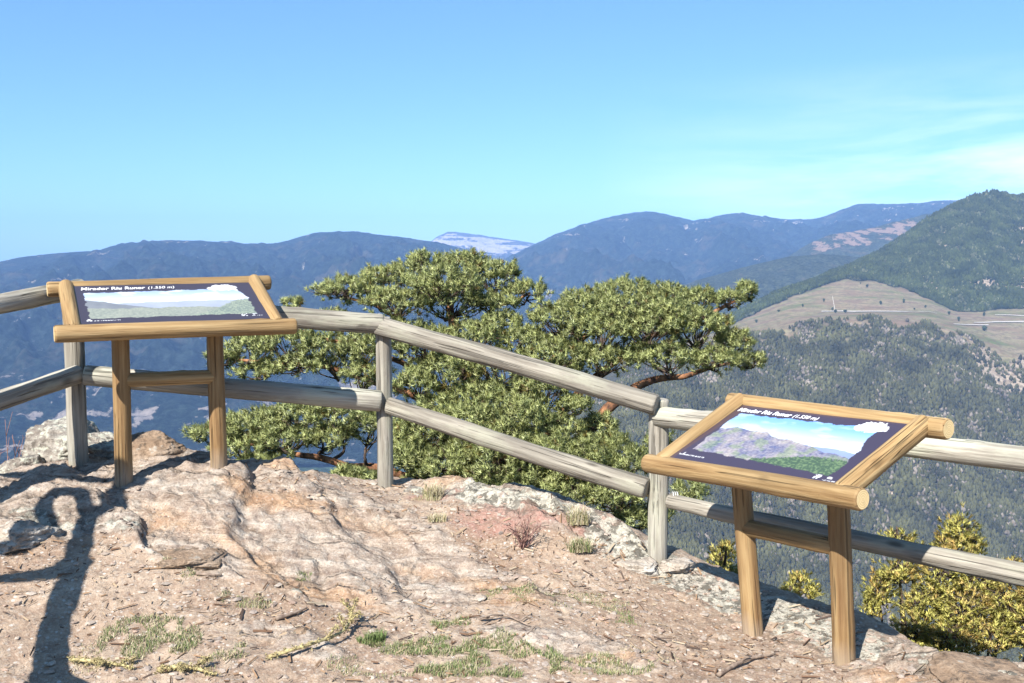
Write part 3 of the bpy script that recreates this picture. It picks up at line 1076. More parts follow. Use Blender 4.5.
# lone trees on the meadow
lt = None
g9 = np.random.default_rng(9)
for k, (px, t, s) in enumerate([(833, 3.05, 7), (867, 3.72, 11), (860, 3.82, 8), (881, 3.22, 10), (824, 3.35, 8), (836, 2.88, 13), (846, 2.86, 13),
                                (904, 3.35, 10), (803, 3.3, 8), (779, 3.4, 9), (926, 3.25, 9), (960, 2.75, 10), (986, 2.5, 14), (915, 3.1, 8),
                                (757, 3.2, 9), (985, 3.3, 9), (950, 3.2, 12)]):
    ix = np.interp(px, spx, np.arange(NUS))
    x, y, z = [float(q) for q in slope_at(ix, t)]
    if lt is None:
        mb = MB()
        mb.tube([(0, 0, -1), (0, 0, 3), (0.2, 0, 6)], [0.5, 0.4, 0.2], 6, (0.05, 0.04, 0.03))
        for q in range(60):
            u = g9.normal(size=3)
            u /= np.linalg.norm(u)
            c0 = np.array([0, 0, 5.2]) + u * np.array([3, 3, 3.6]) * g9.uniform(0.5, 1)
            w = g9.normal(size=(4, 3)) * 1.0 + c0
            mb.add(w, None, [(0, 1, 2), (0, 2, 3), (0, 1, 3), (1, 2, 3)], np.array((0.035, 0.05, 0.024)) * g9.uniform(0.7, 1.5))
        o = link('lone_tree', mb.mesh('lone_tree', False), M['far_trees'])
        lt = o
    else:
        o = lt.copy()
        COL.objects.link(o)
    o.location = (x, y, z)
    o.scale = (s / 12.0 * (1 + 0.3 * math.sin(k * 2.3)), s / 12.0, s / 11.0 * (1 + 0.35 * math.cos(k * 1.7)))
    o.rotation_euler = (0, 0, k * 1.3)
    tag(o, 'small dark lone tree standing on the far tan meadow', 'tree', 'lone trees on the far meadow')

# ------------------------------------------------------------------ the air
N = NT('haze')
N.t.nodes.remove(N.b)
vol = N.n('ShaderNodeVolumePrincipled')
vol.inputs['Color'].default_value = (0.29, 0.52, 1.0, 1)
vol.inputs['Density'].default_value = 0.63e-4
vol.inputs['Anisotropy'].default_value = -0.25
N.l(vol.outputs[0], N.out.inputs['Volume'])
x0, x1, y0, y1, z0, z1 = -17500, 17500, -9500, 15500, -760, 440
V = [(x, y, z) for x in (x0, x1) for y in (y0, y1) for z in (z0, z1)]
hz = link('haze', make_mesh('haze', V, [np.array([(0, 1, 3, 2), (4, 6, 7, 5), (0, 4, 5, 1), (2, 3, 7, 6), (0, 2, 6, 4), (1, 5, 7, 3)])], False), N.m)
tag(hz, kind='stuff')
# ================================================================== INFORMATION BOARDS
def poster_colors(kind, U, W):
    """printed panorama: U, W in 0..1 over the visible sheet, returns rgb"""
    seed = 3.0 if kind == 'hills' else 13.0
    asp = 2.2
    x, y = U * asp, W
    base = np.array([0.045, 0.024, 0.052])
    C = np.ones(U.shape + (3,)) * base
    # torn brush edge of the picture
    te = 0.035 * fbm(x * 5, seed + 0 * y, 1.0, 5, 0.65)
    be = 0.030 * fbm(x * 5, seed + 0 * y, 4.0, 5, 0.65)
    le = 0.022 * fbm(y * 7, seed + 0 * x, 7.0, 4, 0.65)
    if kind == 'hills':
        top = 0.84 + 0.02 * U + te
        bot = 0.15 - 0.06 * U + be
        lft = 0.055 + 0.05 * (1 - W) * 0 + le
        rgt = 0.92 + 0.05 * np.sin(W * 5) * 0.4 + le
    else:
        top = 0.80 + 0.03 * U + te
        bot = 0.09 + be
        lft = 0.035 + le
        rgt = 0.955 - 0.05 * sstep(0.5, 0.9, W) + le
    inside = (W < top) & (W > bot) & (U > lft) & (U < rgt)
    n1 = fbm(x * 4, y * 6, seed, 5, 0.6)
    n2 = fbm(x * 26, y * 46, seed + 2, 4, 0.7) * 0.8 + 0.25 * n1
    if kind == 'hills':
        sky = np.stack([0.16 + 0.50 * sstep(0.82, 0.45, W), 0.42 + 0.34 * sstep(0.82, 0.45, W), 0.86 + 0.06 * W], -1)
        cl = sstep(0.02, 0.35, fbm(x * 3, y * 9, seed + 4, 4) + 0.25 * (0.72 - W))[..., None]
        sky = sky * (1 - 0.25 * cl) + 0.9 * 0.25 * cl
        sk1 = 0.50 + 0.03 * fbm(x * 3, 0 * y + seed, 2, 4)
        sk2 = 0.60 - 0.34 * np.abs(U - 0.22) ** 1.1 + 0.05 * fbm(x * 4.5, 0 * y + seed, 5, 5)
        pic = sky
        far = np.stack([0.26 + 0.06 * n1, 0.34 + 0.06 * n1, 0.58 + 0.05 * n1], -1)
        pic = np.where((W < np.where(U > 0.5, sk1 - 0.12 * (U - .5), 0))[..., None], far, pic)
        mid = np.stack([0.30 + 0.30 * n1 + 0.22 * n2, 0.27 + 0.22 * n1 + 0.22 * n2, 0.32 + 0.05 * n1 + 0.2 * n2], -1)
        grn = np.stack([0.24 + 0.2 * n2, 0.30 + 0.2 * n2, 0.17 + 0.1 * n2], -1)
        mid = mid + (grn - mid) * (sstep(0.02, 0.25, fbm(x * 5, y * 8, seed + 8, 3)))[..., None] * 0.7
        pic = np.where((W < sk2)[..., None], mid, pic)
        wood_ = (W < 0.16 + 0.17 * sstep(0.42, 0.8, U) + 0.05 * n2) & (U > 0.45)
        dk = np.stack([0.05 + 0.10 * (n2 > 0.1), 0.10 + 0.14 * (n2 > 0.1), 0.035 + 0.05 * (n2 > 0.1)], -1)
        pic = np.where(wood_[..., None], dk, pic)
        cx, cy = 0.86, 0.865
    else:
        h = sstep(0.80, 0.50, W)
        sky = np.stack([0.22 + 0.46 * h, 0.42 + 0.34 * h, 0.82 + 0.04 * h], -1)
        cl = sstep(0.0, 0.30, fbm(x * 2.5, y * 8, seed + 4, 4) + 0.5 * (0.62 - W))[..., None]
        sky = sky * (1 - 0.65 * cl) + 0.88 * 0.65 * cl
        pic = sky
        far = np.stack([0.30 + 0.06 * n1, 0.36 + 0.06 * n1, 0.50 + 0.06 * n1], -1)
        pic = np.where((W < 0.50 - 0.02 * np.abs(U - .6) + 0.03 * n1)[..., None], far, pic)
        hil = np.stack([0.13 + 0.06 * n1, 0.14 + 0.06 * n1, 0.15 + 0.05 * n1], -1)
        pic = np.where((W < 0.62 - 0.72 * U + 0.04 * n1)[..., None], hil, pic)
        pl = np.stack([0.24 + 0.24 * n2, 0.27 + 0.22 * n2, 0.12 + 0.12 * n2], -1)
        pic = np.where((W < 0.36 - 0.05 * U + 0.05 * n1)[..., None], pl, pic)
        tr = (W < 0.08 + 0.44 * np.exp(-((U - 0.93) / 0.20) ** 2) + 0.07 * n2)
        pic = np.where(tr[..., None] & (U > .6)[..., None], np.stack([0.09 + 0.2 * (n2 > .05), 0.16 + 0.2 * (n2 > .05), 0.05 + 0.08 * (n2 > .05)], -1), pic)
        cx, cy = 0.82, 0.86
    C = np.where(inside[..., None], pic, C)
    # white cloud in the corner
    u, w = (U - cx), (W - cy)
    blob = np.zeros(U.shape)
    for a, b, r in ((-0.055, -0.01, .038), (-0.02, 0.03, .05), (0.03, 0.035, .055), (0.065, 0.0, .042), (0.0, -0.025, .05), (0.035, -0.03, 0.04), (-0.045, -0.05, 0.025)):
        blob = np.maximum(blob, ((u - a) * asp) ** 2 * 0.5 + (w - b) ** 2 < (r * 1.15 * (1 + 0.5 * n2)) ** 2)
    C = np.where(blob[..., None] > 0, 0.86, C)
    # small white printing along the foot (too small to read)
    def marks(u0, u1, w0, w1, f):
        m = (U > u0) & (U < u1) & (W > w0) & (W < w1) & (pn(U * f, np.round(W * 60) * 3.1, seed) > -0.05)
        return m
    mk = marks(0.05, 0.19, 0.030, 0.050, 170) | marks(0.015, 0.045, 0.03, 0.085, 60) | marks(0.865, 0.90, 0.025, 0.09, 90) | marks(0.93, 0.96, 0.05, 0.085, 70) \
        | marks(0.92, 0.985, 0.02, 0.035, 120)
    C = np.where(mk[..., None], 0.75, C)
    if kind == 'plain':     # pale sheen of the glossy sheet mixed into the picture colours
        C = np.where(inside[..., None], C * 0.84 + np.array([0.66, 0.74, 0.90]) * 0.16, C)
    lum = C.mean(-1, keepdims=True)  # greying and lavender lift put the gloss haze into the print colours
    C = C + (lum - C) * (0.38 if kind == 'plain' else 0.12)
    C = C * 0.66 + np.array([0.62, 0.58, 0.68]) * 0.012
    return np.clip(C, 0.012, 0.9)


N = NT('printed_sheet')
tn = N.attr('tone', 'Color')
N.b.inputs['Coat Weight'].default_value = 0.9
N.b.inputs['Coat Roughness'].default_value = 0.12
M['print'] = N.fin(tn, 0.5, None, 0.4)
N = NT('white_ink')
M['ink'] = N.fin((0.82, 0.82, 0.82), 0.5)
N = NT('panel_edge')
M['panel_edge'] = N.fin(N.ramp(N.noise(N.obj(), 40, 3), [(0.4, (0.02, 0.015, 0.02)), (0.6, (0.04, 0.03, 0.04))]), 0.6)


def text_mesh(name, body, size, bold=0.0, shear=0.0):
    cu = bpy.data.curves.new(name, 'FONT')
    cu.body = body
    cu.size = size
    cu.offset = bold
    cu.shear = shear
    cu.extrude = 0.0004
    cu.resolution_u = 3
    tmp = bpy.data.objects.new('lettering_source', cu)
    COL.objects.link(tmp)
    dg = bpy.context.evaluated_depsgraph_get()
    me = bpy.data.meshes.new_from_object(tmp.evaluated_get(dg))
    bpy.data.objects.remove(tmp)
    bpy.data.curves.remove(cu)
    me.name = name
    return me


def board(A, B, C, D, legs, cross_f, kind, label, seed):
    A, B, C, D = [Vector(q) for q in (A, B, C, D)]
    u = ((B - A).normalized() + (D - C).normalized()).normalized()
    w = ((C + D) / 2 - (A + B) / 2)
    w = (w - u * w.dot(u)).normalized()
    n = u.cross(w).normalized()
    root = empty('information_board', (Vector(legs[0]) + Vector(legs[1])) / 2, label, 'information board', 'wooden information boards at the lookout')
    wm = [M['sign_wood'], M['sign_end']]
    log('bottom_rail', A, B, 0.043, 0.0425, wm, root, seed + 1, wob=0.035, bend=0.004)
    log('top_rail', C, D, 0.041, 0.042, wm, root, seed + 2, wob=0.035, bend=-0.004)
    # slanting side rails let into the long rails
    s_l, s_r = 0.075, 0.915
    for s in (s_l, s_r):
        p = A.lerp(B, s) + n * 0.006
        q = C.lerp(D, s) + n * 0.014
        d = (q - p).normalized()
        log('side_rail', p + d * 0.006, q + d * 0.004, 0.043, 0.042, wm, root, seed + 3 + s * 5, wob=0.03, squash=0.92)
    # legs
    tops = []
    for k, (lg, s) in enumerate(zip(legs, (0.275, 0.68) if kind == 'plain' else (0.27, 0.73))):
        lg = Vector(lg)
        top = A.lerp(B, s).lerp(C.lerp(D, s), 0.46) - n * 0.035
        dn = (lg - top).normalized()
        log('leg', lg + dn * 0.22, top, 0.046, 0.043, [M['leg_wood'], M['sign_end']], root, seed + 11 + k, wob=0.03)
        tops.append((lg, top))
    ca = tops[0][0].lerp(tops[0][1], cross_f)
    cb = tops[1][0].lerp(tops[1][1], cross_f)
    log('crossbar', ca, cb, 0.038, 0.038, wm, root, seed + 17, wob=0.03)
    # the printed panel between the rails
    i0, i1 = s_l * 1.0 + 0.012, s_r - 0.012
    pa = A.lerp(B, i0) + n * 0.020 + w * 0.028
    pb = A.lerp(B, i1) + n * 0.020 + w * 0.028
    pc = C.lerp(D, i0) + n * 0.020 - w * 0.036
    Wd, Ht = (pb - pa).dot(u), (pc - pa).dot(w)
    nu, nv = 340, 170
    uu, vv = np.meshgrid(np.linspace(0, 1, nu), np.linspace(0, 1, nv), indexing='ij')
    # visible window (rails overlap the sheet's rim)
    mx0, mx1 = 0.036 / Wd, 1 - 0.036 / Wd
    my0, my1 = 0.028 / Ht, 1 - 0.003 / Ht
    Cc = poster_colors(kind, np.clip((uu - mx0) / (mx1 - mx0), 0, 1), np.clip((vv - my0) / (my1 - my0), 0, 1))
    loc = np.stack([uu * Wd, vv * Ht, 0 * uu + 0.006], -1).reshape(-1, 3)
    fr = grid_faces(nu, nv)
    c8 = np.array([(0, 0, 0.0055), (Wd, 0, 0.0055), (Wd, Ht, 0.0055), (0, Ht, 0.0055), (0, 0, -0.008), (Wd, 0, -0.008), (Wd, Ht, -0.008), (0, Ht, -0.008)])
    o = len(loc)
    box = np.array([(4, 7, 6, 5), (0, 4, 5, 1), (1, 5, 6, 2), (2, 6, 7, 3), (3, 7, 4, 0)]) + o
    cols = np.vstack([Cc.reshape(-1, 3), np.full((8, 3), 0.03)])
    me = make_mesh('panel', np.vstack([loc, c8]), [fr, box], False, cols, mat_idx=np.concatenate([np.zeros(len(fr)), np.ones(5)]))
    R = Matrix((u, w, n)).transposed()
    pan = link('panel', me, [M['print'], M['panel_edge']], root, pa - root.location, R.to_quaternion())
    vis_w, vis_h = Wd * (mx1 - mx0), Ht * (my1 - my0)
    # heading: bold name and light height
    t1 = text_mesh('heading', 'Mirador Riu Runer', 0.1, 0.0012, 0.14)
    xs = [vv_.co.x for vv_ in t1.vertices]
    k = 0.355 * vis_w / (max(xs) - min(xs))
    t1.transform(Matrix.Diagonal((k, k * 1.04, 1, 1)))
    ty = Ht * my0 + vis_h * 0.880
    link('heading', t1, M['ink'], pan, (Wd * mx0 + vis_w * 0.022, ty, 0.0068))
    t2 = text_mesh('heading', '(1.550 m)', 0.1, -0.0006, 0.20)
    xs = [vv_.co.x for vv_ in t2.vertices]
    k = 0.15 * vis_w / (max(xs) - min(xs))
    t2.transform(Matrix.Diagonal((k, k * 1.1, 1, 1)))
    link('heading', t2, M['ink'], pan, (Wd * mx0 + vis_w * 0.392, ty, 0.0068))
    return root


gl = [Vector(P(124, 474, 5.15)), Vector(P(219, 469, 5.37))]
board(P(54, 334, 4.75), P(296, 326, 5.31), P(47, 289.5, 5.15), P(270, 282.5, 5.71), gl, 0.60, 'plain',
      'wooden information board with a hazy green plain on its panel, standing on the higher rock', 1.0)
gr = [Vector(P(754, 643, 4.33)), Vector(P(844, 669, 3.91))]
board(P(647, 463, 4.45), P(863, 499.5, 3.5), P(730, 401, 4.73), P(949, 429.5, 3.78), gr, 0.60, 'hills',
      'wooden information board with purple mountains under blue sky on its panel, nearest the drop', 2.0)

# ================================================================== FENCE
fence = empty('wooden_fence', P(383, 487, 5.85), 'weathered grey post and rail fence of round logs along the brow of the lookout', 'fence')
fm = [M['fence_wood'], M['fence_end']]


def post(px, ytop, ybot, Y, r, seed, **k):
    a, b = P(px, ybot, Y), P(px, ytop, Y)
    x = (a.x + b.x) / 2
    a.x = b.x = x
    a.z -= 0.18
    log('post', a, b, r * 1.04, r, fm, fence, seed, **k)
    return x


post(75.5, 290, 462, 5.5, 0.054, 21, squash=0.95)
post(384.5, 317, 489, 5.85, 0.051, 22, squash=0.9)
pa, pb = P(657, 566, 5.12), P(657, 399, 5.12)
log('post', (pa.x, pa.y, pa.z - 0.15), (pa.x, pa.y, pb.z), 0.056, 0.054, fm, fence, 23, squash=0.95, wob=0.08)
# a post just outside the frame on either side
pr = P(1080, 470, 3.98)
log('post', (pr.x, pr.y, -1.2), (pr.x, pr.y, pr.z + 0.14), 0.055, 0.053, fm, fence, 25)
pl_ = P(-180, 330, 4.25)
log('post', (pl_.x, pl_.y, 0.2), (pl_.x, pl_.y, pl_.z + 0.1), 0.056, 0.054, fm, fence, 26)

RAILS = [  # px,py,Y -> px,py,Y, r0, r1
    ((82, 302, 5.43), (383, 324, 5.80), .058, .060), ((84, 375, 5.43), (381, 401, 5.80), .054, .062),
    ((378, 325, 5.80), (657, 405.5, 5.05), .056, .055), ((388, 405, 5.82), (647, 489, 5.08), .050, .056),
    ((656, 416, 5.10), (1110, 469.5, 3.92), .054, .054), ((668, 501, 5.06), (1100, 589, 3.95), .038, .050),
    ((82, 287.5, 5.46), (-215, 345, 4.12), .050, .052), ((80, 374, 5.44), (-215, 474, 4.12), .050, .054)]
for k, (a, b, r0, r1) in enumerate(RAILS):
    log('rail', P(*a), P(*b), r0, r1, fm, fence, 31 + k * 1.7, wob=0.085 if k != 5 else 0.13, bend=0.018 * (-1) ** k)
# rusty wire tying the thin rail to the right hand post
mb = MB()
wc = P(665, 499, 5.06)
for s_ in range(3):
    th = np.linspace(0, 2 * math.pi, 22)
    mb.tube(np.stack([wc.x + 0.035 + 0.011 * s_ + 0.006 * np.sin(th), wc.y + 0.04 * np.cos(th), wc.z - 0.004 + 0.0395 * np.sin(th)], -1), 0.0035, 5)
N = NT('galvanised_wire')
M['wire'] = N.fin(N.ramp(N.noise(N.obj(), 60, 3), [(0.4, (0.35, 0.34, 0.32)), (0.6, (0.5, 0.5, 0.48))]), 0.5)
link('wire_tie', mb.mesh('wire_tie'), M['wire'], fence, -fence.location)

# ================================================================== ROCKS
def rock_mat(name, tones, lichen, amt):
    N = NT(name)
    v = N.obj()
    n1 = N.noise(N.mapping(v, (3, 3, 11), (0, 0, 0), (0.35, 0.2, 0)), 1.0, 7, 0.65, 0.4)
    n2 = N.noise(v, 22, 6, 0.68)
    n3 = N.noise(v, 90, 4, 0.7)
    col = N.ramp(n1, [(0.30, tones[0]), (0.5, tones[1]), (0.70, tones[2])])
    col = N.mix(N.ramp(n2, [(0.36, 0.6), (0.52, 0.0)]), col, tuple(c * 0.45 for c in tones[0]))
    l = N.math('SUBTRACT', N.noise(v, 5.5, 5, 0.6), N.math('MULTIPLY', N.voro(v, 24), 0.25))
    l = N.math('ADD', l, N.math('MULTIPLY', N.math('SUBTRACT', n2, 0.5), 0.7))
    col = N.mix(N.ramp(l, [(0.50 - amt, 0.0), (0.58 - amt, 0.9)]), col, N.ramp(n3, [(0.35, tuple(c * 0.7 for c in lichen)), (0.65, lichen)]))
    d = N.noise(N.mapping(v, (1, 1, 1), (7, 7, 7)), 16, 5, 0.7)
    col = N.mix(N.ramp(d, [(0.57, 0.0), (0.63, 0.7)]), col, (0.10, 0.085, 0.07))
    h = N.math('ADD', N.math('ADD', n1, N.math('MULTIPLY', n2, 0.6)), N.math('MULTIPLY', n3, 0.2))
    col = N.mix(1.0, col, (0.74, 0.735, 0.73), 'MULTIPLY')
    return N.fin(col, 0.92, N.bump(h, 0.03, 0.9), 0.2)


M['rock_lichen'] = rock_mat('lichened_rock', ((0.22, 0.18, 0.145), (0.38, 0.34, 0.29), (0.50, 0.47, 0.41)), (0.60, 0.60, 0.49), 0.13)
M['rock_pale'] = rock_mat('pale_rock', ((0.38, 0.30, 0.23), (0.55, 0.48, 0.40), (0.66, 0.61, 0.53)), (0.70, 0.67, 0.60), 0.04)
M['rock_brown'] = rock_mat('brown_rock', ((0.20, 0.13, 0.085), (0.36, 0.26, 0.18), (0.46, 0.37, 0.29)), (0.50, 0.45, 0.38), -0.06)


def rock(name, c, r, seed, mat, label, cat='rock', group=None, flat=0.0, rotz=0.0, tilt=0.0, n=150):
    """cut and split boulder on its own origin"""
    th = np.linspace(0, 2 * math.pi, n, endpoint=False)
    ph = np.linspace(-math.pi / 2, math.pi / 2, n // 2)
    T, Pp = np.meshgrid(th, ph, indexing='ij')
    D = np.stack([np.cos(Pp) * np.cos(T), np.cos(Pp) * np.sin(T), np.sin(Pp)], -1)
    rad = np.ones(T.shape)
    g = np.random.default_rng(seed)
    for k in range(16):        # planes that cut the ball into a faceted block
        nrm = g.normal(size=3)
        nrm /= np.linalg.norm(nrm)
        dist = g.uniform(0.55, 0.86)
        dp = D @ nrm
        rad = np.minimum(rad, np.where(dp > 1e-3, dist / np.maximum(dp, 1e-3), 9))
    if flat:
        rad = np.minimum(rad, np.where(D[..., 2] > 1e-3, flat / np.maximum(D[..., 2], 1e-3), 9))
    V = D * rad[..., None]
    s = seed * 1.7
    nn = fbm(V[..., 0] * 1.8 + s, V[..., 1] * 1.8, V[..., 2] * 3.5, 5, 0.58) * 0.16
    bed = V[..., 2] * 4.5 + V[..., 0] * 1.2 + fbm(V[..., 0] * 1.5, V[..., 1] * 1.5, s, 3) * 0.8
    nn = nn - 0.06 * sstep(0.80, 0.98, bed - np.floor(bed))
    nn = nn + fbm(V[..., 0] * 8 + s, V[..., 1] * 8, V[..., 2] * 12, 3) * 0.03
    V = V * (1 + nn)[..., None] * np.array(r)
    V = V.reshape(-1, 3)
    i = np.arange(n * (n // 2)).reshape(n, n // 2)
    j = np.roll(i, -1, 0)
    q = np.stack([i[:, :-1], j[:, :-1], j[:, 1:], i[:, 1:]], -1).reshape(-1, 4)
    o = link(name, make_mesh(name, V, q, True), mat, None, c)
    o.rotation_euler = (tilt, 0, rotz)
    return tag(o, label, cat, group)


def at(px, py, Y, dz=0.0):
    p = P(px, py, Y)
    p.z += dz
    return p


rock('boulder', at(60, 452, 5.8), (0.29, 0.28, 0.25), 4, M['rock_lichen'], 'pale lichen covered boulder behind the leftmost fence post', 'boulder', rotz=0.4, tilt=0.1)
rock('boulder', at(98, 455, 5.75), (0.20, 0.25, 0.13), 9, M['rock_lichen'], 'low lichened boulder at the foot of the leftmost fence post', 'boulder', rotz=1.0)
rock('boulder', at(22, 476, 5.55), (0.20, 0.24, 0.14), 15, M['rock_lichen'], 'small greenish lichened boulder low at the left end of the brow', 'boulder', rotz=2.0)
rock('boulder', at(150, 452, 5.62), (0.21, 0.20, 0.115), 22, M['rock_brown'], 'brown boulder in the shade under the board on the higher rock', 'boulder', rotz=0.3)
rock('boulder', at(18, 540, 4.55), (0.22, 0.20, 0.11), 31, M['rock_pale'], 'low pale boulder at the left edge crossed by branch shadows', 'boulder', rotz=0.9)
rock('rock_slab', at(1000, 692, 3.55), (0.30, 0.30, 0.105), 40, M['rock_brown'], 'brown flat topped rock slab below the orange green juniper', 'rock', flat=0.5, rotz=0.5)
rock('flat_stone', at(637, 567, 5.0), (0.155, 0.12, 0.055), 51, M['rock_pale'], 'white flat stone set against the foot of the right hand post', 'stone', flat=0.6, rotz=0.2)
rock('flat_stone', at(678, 566, 5.0), (0.12, 0.10, 0.05), 63, M['rock_pale'], 'smaller white stone on the drop side of the right hand post', 'stone', flat=0.6, rotz=1.2)
rock('rock_slab', at(185, 560, 4.55), (0.26, 0.20, 0.08), 27, M['rock_brown'], 'low rock slab right of the trunk shadow', 'rock', flat=0.5, rotz=0.5)
rock('flat_stone', at(415, 491, 5.8), (0.11, 0.10, 0.04), 71, M['rock_lichen'], 'flat lichened stone beside the foot of the middle post', 'stone', flat=0.6, rotz=0.7)
for k, (px, py, s, lb) in enumerate([(372, 452 + 32, .03, 'fist sized pale stone in front of the middle post foot'), (180, 668, .045, 'rounded grey stone half buried at the foot of the trunk shadow'),
                                     (725, 640, .028, 'small pinkish stone left of the foot of the board nearest the drop'), (792, 662, .03, 'small pale stone between the two legs of the board nearest the drop'),
                                     (300, 632, .03, 'small brown stone among dry twigs and grass on the soil'), (480, 600, .03, 'small stone on the bare soil below the orange rock')]):
    g_ = G(px, py)
    rock('stone', (g_.x, g_.y, g_.z), (s * 1.3, s, s * 0.7), 80 + k, M['rock_pale'] if k != 4 else M['rock_brown'], lb, 'stone', n=48)

# loose gravel and chips: one mass
g = np.random.default_rng(21)
ico = []
gr_ = (1 + 5 ** .5) / 2
ico_v = np.array([(-1, gr_, 0), (1, gr_, 0), (-1, -gr_, 0), (1, -gr_, 0), (0, -1, gr_), (0, 1, gr_), (0, -1, -gr_), (0, 1, -gr_), (gr_, 0, -1), (gr_, 0, 1), (-gr_, 0, -1), (-gr_, 0, 1)]) / 1.9
ico_f = np.array([(0, 11, 5), (0, 5, 1), (0, 1, 7), (0, 7, 10), (0, 10, 11), (1, 5, 9), (5, 11, 4), (11, 10, 2), (10, 7, 6), (7, 1, 8), (3, 9, 4), (3, 4, 2), (3, 2, 6), (3, 6, 8), (3, 8, 9), (4, 9, 5), (2, 4, 11), (6, 2, 10), (8, 6, 7), (9, 8, 1)])
n = 26000
x = g.uniform(-3.0, 2.3, n)
y = g.uniform(3.15, 6.3, n)
cd = crest_dist(x, y)
dens = 0.35 + 0.9 * sstep(-0.1, 0.35, fbm(x * 1.6, y * 1.6, 33.0, 3)) - 0.55 * rock_mask(x, y)
k = (cd < 0.05) & (g.uniform(0, 1, n) < dens)
x, y = x[k], y[k]
n = len(x)
z = ground_h(x, y)
s = 0.0028 * np.exp(g.exponential(0.5, n)).clip(1, 6)
sc = np.stack([s * g.uniform(0.8, 1.7, n), s * g.uniform(0.8, 1.5, n), s * g.uniform(0.25, 0.6, n)], -1)
V = ico_v[None] * (1 + g.uniform(-.45, .35, (n, 12, 1))) * sc[:, None]
a = g.uniform(0, 6.28, n)[:, None]
V = np.stack([V[..., 0] * np.cos(a) - V[..., 1] * np.sin(a), V[..., 0] * np.sin(a) + V[..., 1] * np.cos(a), V[..., 2]], -1)
V += np.stack([x, y, z + sc[:, 2] * 0.25], -1)[:, None]
pal = np.array([(0.42, 0.32, 0.245), (0.47, 0.38, 0.30), (0.32, 0.22, 0.16), (0.45, 0.37, 0.30), (0.38, 0.235, 0.165), (0.28, 0.225, 0.19)])
c = 0.74 * pal[g.integers(0, 6, n)] * g.uniform(0.8, 1.15, (n, 1))
N = NT('gravel')
M['gravel'] = N.fin(N.mix(0.35, N.attr('tone', 'Color'), N.ramp(N.noise(N.obj(), 120, 4), [(0.35, (0.2, 0.155, 0.125)), (0.65, (0.45, 0.40, 0.35))])), 0.93, None, 0.15)
o = link('gravel', make_mesh('gravel', V.reshape(-1, 3), (ico_f[None] + (np.arange(n) * 12)[:, None, None]).reshape(-1, 3), False, np.repeat(c, 12, 0)), M['gravel'])
tag(o, 'loose gravel and rock chips strewn over the bare soil', 'gravel', kind='stuff')

# dry needles, bark bits and broken stalks lying about: one mass
n = 6500
x, y = g.uniform(-2.7, 2.1, n), g.uniform(3.2, 5.9, n)
k = (crest_dist(x, y) < 0) & (g.uniform(0, 1, n) < 0.25 + 1.0 * sstep(-0.1, 0.3, fbm(x * 1.3, y * 1.3, 44.0, 3)) - 0.5 * rock_mask(x, y))
x, y = x[k], y[k]
n = len(x)
L = 0.0065 * np.exp(g.exponential(0.5, n)).clip(1, 6)
W = L * g.uniform(0.03, 0.12, n) + 0.0006
a = g.uniform(0, 6.28, n)
dx, dy = np.cos(a) * L, np.sin(a) * L
ox, oy = -np.sin(a) * W, np.cos(a) * W
zz = [ground_h(x + sx * dx + so * ox, y + sx * dy + so * oy) for sx, so in ((-1, -1), (1, -1), (1, 1), (-1, 1))]
zl = 0.004 + g.uniform(0, .005, n)
V = np.stack([np.stack([x + sx * dx + so * ox, y + sx * dy + so * oy, zz[q] + zl + (0.003 if so > 0 else 0)], -1) for q, (sx, so) in enumerate(((-1, -1), (1, -1), (1, 1), (-1, 1)))], 1)
top = V.copy()
top[..., 2] += 0.0015
i = (np.arange(n) * 8)[:, None]
VV = np.concatenate([V, top], 1).reshape(-1, 3)
Q = np.concatenate([i + np.array(f) for f in ((4, 5, 6, 7), (0, 4, 7, 3), (1, 2, 6, 5), (0, 1, 5, 4), (2, 3, 7, 6))])
pal = np.array([(0.16, 0.095, 0.06), (0.28, 0.18, 0.11), (0.36, 0.27, 0.18), (0.42, 0.34, 0.24), (0.10, 0.07, 0.055)])
c = 0.8 * pal[g.choice(5, n, p=[.25, .25, .22, .13, .15])]
N = NT('dry_litter')
M['litter'] = N.fin(N.attr('tone', 'Color'), 0.9, None, 0.1)
o = link('plant_litter', make_mesh('plant_litter', VV, Q, False, np.repeat(c, 8, 0)), M['litter'])
tag(o, 'dry needles, bark scraps and broken stalks scattered on the soil', 'litter', kind='stuff')


# ================================================================== GRASS
N = NT('grass_blades')
M['grass'] = N.fin(N.attr('tone', 'Color'), 0.7, None, 0.2)


